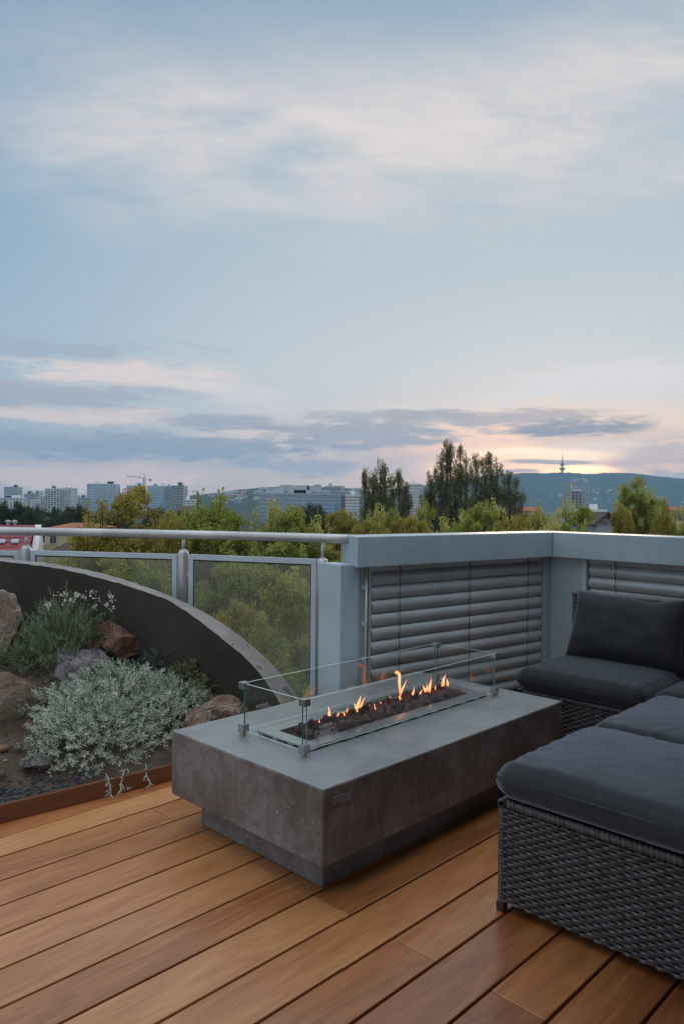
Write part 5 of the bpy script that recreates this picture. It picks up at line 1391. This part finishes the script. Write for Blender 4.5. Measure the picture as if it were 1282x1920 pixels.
def crane(label, px, pyb, pyt, pxl, pxr, pyj, Y, mat, tilt=0):
    P = at(px, pyb, Y); tp_ = at(px, pyt, Y); j = at(px, pyj, Y); l_, r_ = at(pxl, pyj + tilt, Y), at(pxr, pyj - tilt * (pxr - px) / (px - pxl), Y)
    e = tag(empty('tower_crane', (P.x, Y, GZ)), label, 'crane'); O = Vector((P.x, Y, GZ)); q = .62 * Y / 800 + .2
    m = MB(); hm = j.z - GZ
    for sx in (-1, 1):
        for sy in (-1, 1): m.box(sx * q - .16, sx * q + .16, sy * q - .16, sy * q + .16, 0, hm)
    n_ = int(hm / (2.4 * q))
    for i in range(n_):
        z0, z1 = hm * i / n_, hm * (i + 1) / n_; s = 1 if i % 2 else -1
        for sy in (-1, 1): m.bar((-q * s, sy * q, z0), (q * s, sy * q, z1), .14, .14)
    m.build('mast', mat, e)
    m = MB(); Lv, Rv = l_ - O, r_ - O; up = Vector((0, 0, 1.5))
    m.bar(Lv, Rv, .25, .25); m.bar(Lv + up * .3, Vector((0, 0, hm)) + up, .22, .22)
    nn = 18
    for i in range(nn):
        a = Lv.lerp(Vector((0, 0, hm)), i / nn); b = Lv.lerp(Vector((0, 0, hm)), (i + .5) / nn) + up * (.3 + .7 * (i + .5) / nn); m.bar(a, b, .14, .14); m.bar(b, Lv.lerp(Vector((0, 0, hm)), (i + 1) / nn), .14, .14)
    m.build('jib', mat, e)
    m = MB(); T_ = tp_ - O; m.bar((0, 0, hm), T_, .5, .5); m.bar(T_, Lv.lerp(Vector((0, 0, hm)), .4), .10, .10); m.bar(T_, Rv, .10, .10); m.build('apex', mat, e)
    b = Rv.lerp(Vector((0, 0, hm)), .12); MB().box(b.x - 1.3, b.x + 1.3, b.y - .9, b.y + .9, b.z - 2.4, b.z + .3).build('counterweight', P_CONC, e)
    MB().box(.5, 2.2, -1.4, .2, hm - 2.3, hm - .2).build('cab', P_WHITE, e)
crane('tower crane with a pale jib above the left apartment blocks', 271, 945, 888, 238, 284, 897, 780, P_CRANR, -4)
crane('yellow tower crane beside the building under construction', 1066.5, 958, 903, 1034, 1079, 910, 680, P_CRANE, -2.5)

# ------------------------------------------------------------------ near houses
def roof_tiles(name, e, P00, P10, P01, P11, nu, nv, mat, t=.05):
    """standing-seam / tile courses on a roof plane given by eave corners and ridge corners"""
    P00, P10, P01, P11 = map(Vector, (P00, P10, P01, P11)); n_ = (P10 - P00).cross(P01 - P00).normalized(); m = MB()
    for j in range(nv):
        for i in range(nu):
            q = [P00.lerp(P10, u).lerp(P01.lerp(P11, u), v) for u, v in ((i / nu + .002, j / nv), ((i + 1) / nu - .004, j / nv), ((i + 1) / nu - .004, (j + 1) / nv), (i / nu + .002, (j + 1) / nv))]
            m.add([q[0] + n_ * t, q[1] + n_ * t, q[2] + n_ * t * .4, q[3] + n_ * t * .4, q[0], q[1], q[2], q[3]], [(0, 1, 2, 3), (0, 4, 5, 1), (1, 5, 6, 2), (3, 7, 4, 0)])
    return m.build(name, mat, e, kind='stuff')
# red sheet roof at the left
Y = 46; A = at(-75, 1031, Y); B = at(66, 1031, Y); zr = at(20, 985, Y + 4).z; ze = A.z; L = B.x - A.x
e = tag(empty('house', (A.x + (B.x - A.x) * (1 - math.cos(R(18))), Y - (B.x - A.x) * math.sin(R(18)), GZ), R(18)), 'white house with a dark red metal roof and skylights', 'house')
D = 9.5; hz_ = ze - GZ; hr = zr - GZ
MB().box(0, L, .3, D - .3, 0, hz_ - .02).build('wall', P_WHITE, e)
m = MB(); m.add([(L - .35, -.1, hz_ - 1.2), (L - .35, D, hz_ - 1.2), (L - .35, D / 2, hr + .05), (L + .02, -.1, hz_ - 1.2), (L + .02, D, hz_ - 1.2), (L + .02, D / 2, hr + .05)], [(0, 2, 1), (3, 4, 5), (0, 3, 5, 2), (2, 5, 4, 1), (1, 4, 3, 0)]); m.build('gable', P_WHITE, e)
m = MB(); m.add([(0, 0, hz_), (L - .36, 0, hz_), (L - .36, D / 2, hr), (0, D / 2, hr), (L - .36, D, hz_), (0, D, hz_)], [(0, 1, 2, 3), (3, 2, 4, 5)]); rf = m.build('roof', P_RED, e)
roof_tiles('roof_sheet', e, (0, -.2, hz_ - .1), (L - .36, -.2, hz_ - .1), (0, D / 2, hr), (L - .36, D / 2, hr), 16, 6, P_RED, .06)
for px in (-2, 24, 47, -30):
    x = at(px, 1015, Y + 1.5).x - A.x; t_ = .30; y = D / 2 * t_; z = hz_ + (hr - hz_) * t_; sl = math.atan2(hr - hz_, D / 2)
    f_ = MB().box(-.22, .22, -.32, .32, .06, .14).build('skylight', P_GREY, e, (x, y, z)); f_.rotation_euler = (sl, 0, 0)
    MB().box(-.17, .17, -.26, .26, .141, .155).build('pane', P_BLUEG, f_)
for px in (29, 55, 66):
    x = at(px, 984, Y + 4).x - A.x; MB().lathe([(.12, -.3), (.12, .18), (.2, .2), (.2, .28), (.05, .36)], n=8).build('roof_vent', P_GREY, e, (x, D / 2 + .2, hr))
# orange hipped roof and yellow wall
Y = 54; A = at(74, 992, Y); B = at(158, 992, Y); zt_ = at(110, 984, Y + 3).z; L = B.x - A.x; hz_ = A.z - GZ; hr = zt_ - GZ
e = tag(empty('house', (A.x, Y, GZ)), 'yellow house with a flat-pitched orange tile roof beside the red roof', 'house')
MB().box(.25, L * .72, .4, 7.5, 0, hz_ - .02).build('wall', P_CREAM, e)
m = MB(); m.add([(0, 0, hz_), (L, 0, hz_), (L, 8, hz_), (0, 8, hz_), (L * .30, 4, hr + .15), (L * .72, 4, hr + .15)], [(0, 1, 5, 4), (1, 2, 5), (2, 3, 4, 5), (3, 0, 4), (3, 2, 1, 0)]); m.build('roof', P_TILE, e)
for px in (97,):
    x = at(px, 1016, Y).x - A.x; z = at(px, 1020, Y).z - GZ
    f_ = MB().box(x - .28, x + .28, .33, .42, z, z + .62).build('window', P_WHITE, e)
    mm_ = MB(); mm_.box(x - .235, x - .015, .31, .335, z + .05, z + .57); mm_.box(x + .015, x + .235, .31, .335, z + .05, z + .57); mm_.build('pane', P_GLASD, f_)
for px, hh in ((124, 1.0), (139, .4)):
    x = at(px, 984, Y + 4).x - A.x; MB().tube([(x, 4, hr), (x, 4, hr + hh)], .03, 6).build('aerial', DARKM, e)
# brown roof lower right of it
Y = 49; A = at(84, 1036, Y); B = at(160, 1036, Y); zt_ = at(120, 1004, Y + 3).z
e = tag(empty('house', (A.x, Y, GZ)), 'dark brown pitched roof with a white roof window in front of the yellow house', 'house'); L = B.x - A.x; hz_ = A.z - GZ; hr = zt_ - GZ
MB().box(.3, L - .3, .3, 6.5, 0, hz_ - .02).build('wall', P_CREAM, e)
m = MB(); m.add([(0, 0, hz_), (L, 0, hz_), (L, 7, hz_), (0, 7, hz_), (L * .45, 3.5, hr), (L, 3.5, hr)], [(0, 1, 5, 4), (1, 2, 5), (2, 3, 4, 5), (3, 0, 4), (3, 2, 1, 0)]); m.build('roof', P_BRN, e)
MB().box(L * .52, L * .66, .9, 1.9, hz_ + .35, hz_ + .75).build('dormer', P_WHITE, e); MB().tube([(L * .22, 1.2, hz_), (L * .22, 1.2, hz_ + .75)], .05, 6).build('flue', P_GREY, e)
# gabled grey house at the right
Y = 74; A = at(1117, 993, Y); B = at(1146, 993, Y); L = B.x - A.x; za = at(1136, 963, Y).z - GZ; ze = at(1118, 977, Y).z - GZ
e = tag(empty('house', (A.x, Y, GZ)), 'blue-grey gabled house with a white window just above the parapet', 'house')
m = MB(); m.add([(0, 0, 0), (L, 0, 0), (L, 0, ze), (L * .62, 0, za), (0, 0, ze), (0, 9, 0), (L, 9, 0), (L, 9, ze), (L * .62, 9, za), (0, 9, ze)], [(0, 1, 2, 3, 4), (9, 8, 7, 6, 5), (0, 4, 9, 5), (1, 6, 7, 2)]); m.build('wall', P_BLUEG, e)
m = MB(); m.bar((-.5, 4, ze - .42), (L * .62 + .05, 4, za + .12), 9.6, .16, 0, (0, 0, 1)); m.bar((L + .5, 4, ze - .5), (L * .62 - .05, 4, za + .12), 9.6, .16, 0, (0, 0, 1)); m.build('roof', P_BRN, e)
x0 = at(1127, 980, Y).x - A.x; z0 = at(1127, 987, Y).z - GZ
f_ = MB().box(x0 - .05, x0 + .50, -.10, .05, z0, z0 + .68).build('window', P_WHITE, e); m = MB(); m.box(x0, x0 + .21, -.13, -.09, z0 + .06, z0 + .62); m.box(x0 + .25, x0 + .45, -.13, -.09, z0 + .06, z0 + .62); m.build('pane', P_GLASD, f_)
def gable_roof(label, px0, px1, pyr, pye, Y, roofm, wallm):
    A, B = at(px0, pye, Y), at(px1, pye, Y); L = B.x - A.x; ze = A.z - GZ; zr = at(px0, pyr, Y + 4).z - GZ
    e = tag(empty('house', (A.x, Y, GZ)), label, 'house'); MB().box(.3, L - .3, .4, 7.6, 0, ze - .02).build('wall', wallm, e)
    m = MB(); m.add([(0, 0, ze), (L, 0, ze), (L, 8, ze), (0, 8, ze), (0, 4, zr), (L, 4, zr)], [(0, 1, 5, 4), (1, 2, 5), (2, 3, 4, 5), (3, 0, 4), (3, 2, 1, 0)]); m.build('roof', roofm, e)
    m = MB()
    for i in range(3): x = L * (i + .5) / 3; m.box(x - .5, x + .5, .33, .45, ze - 1.9, ze - .6)
    m.build('window', P_GLASD, e)
    return e
gable_roof('red tiled roof between the dark poplars and the construction site', 980, 1012, 950, 958, 130, P_TILE, P_CREAM)
gable_roof('red tiled roof right of the tall right-hand tree', 1244, 1284, 949, 957, 140, P_TILE, P_CREAM)
gable_roof('brown roof in front of the far right apartment row', 326, 354, 949, 958, 150, P_BRN, P_CREAM)
gable_roof('pale roof half hidden by the maples left of the gabled house', 1078, 1104, 966, 980, 90, P_GREY, P_WHITE)
gable_roof('terracotta roof low between orange-tinged maple and handrail end', 596, 640, 1030, 1050, 60, P_TILE, P_WHITE)
# cables below the balustrade
for k, (p, q) in enumerate((((500, 1263), (610, 1230)), ((500, 1290), (610, 1252)), ((500, 1303), (610, 1262)))):
    Yc = 9.5; A, B = at(*p, Yc), at(*q, Yc); d = B - A
    o = MB().tube([A - d * 3, A, B, B + d * 3], .006, 5).build('overhead_cable', DARKM)
    tag(o, ('uppermost', 'middle', 'lowest')[k] + ' of three thin cables crossing behind the balustrade pane beside the column', 'cable', 'cables behind the right balustrade pane')

# ------------------------------------------------------------------ sky air
hm, ht, ho = new_mat('thin evening haze')
pv = ht.n('ShaderNodeVolumePrincipled'); pv.inputs['Color'].default_value = (.36, .66, 1., 1); pv.inputs['Density'].default_value = .00022; pv.inputs['Anisotropy'].default_value = 0.
hm.node_tree.links.new(pv.outputs[0], ho.inputs['Volume'])
hz = MB().box(-3300, 3300, -70, 3850, GZ - 1.6, 246).build('haze', hm); hz['kind'] = 'stuff'
hz['label'] = 'thin bluish evening haze over the town'
print('lava rocks', cnt)
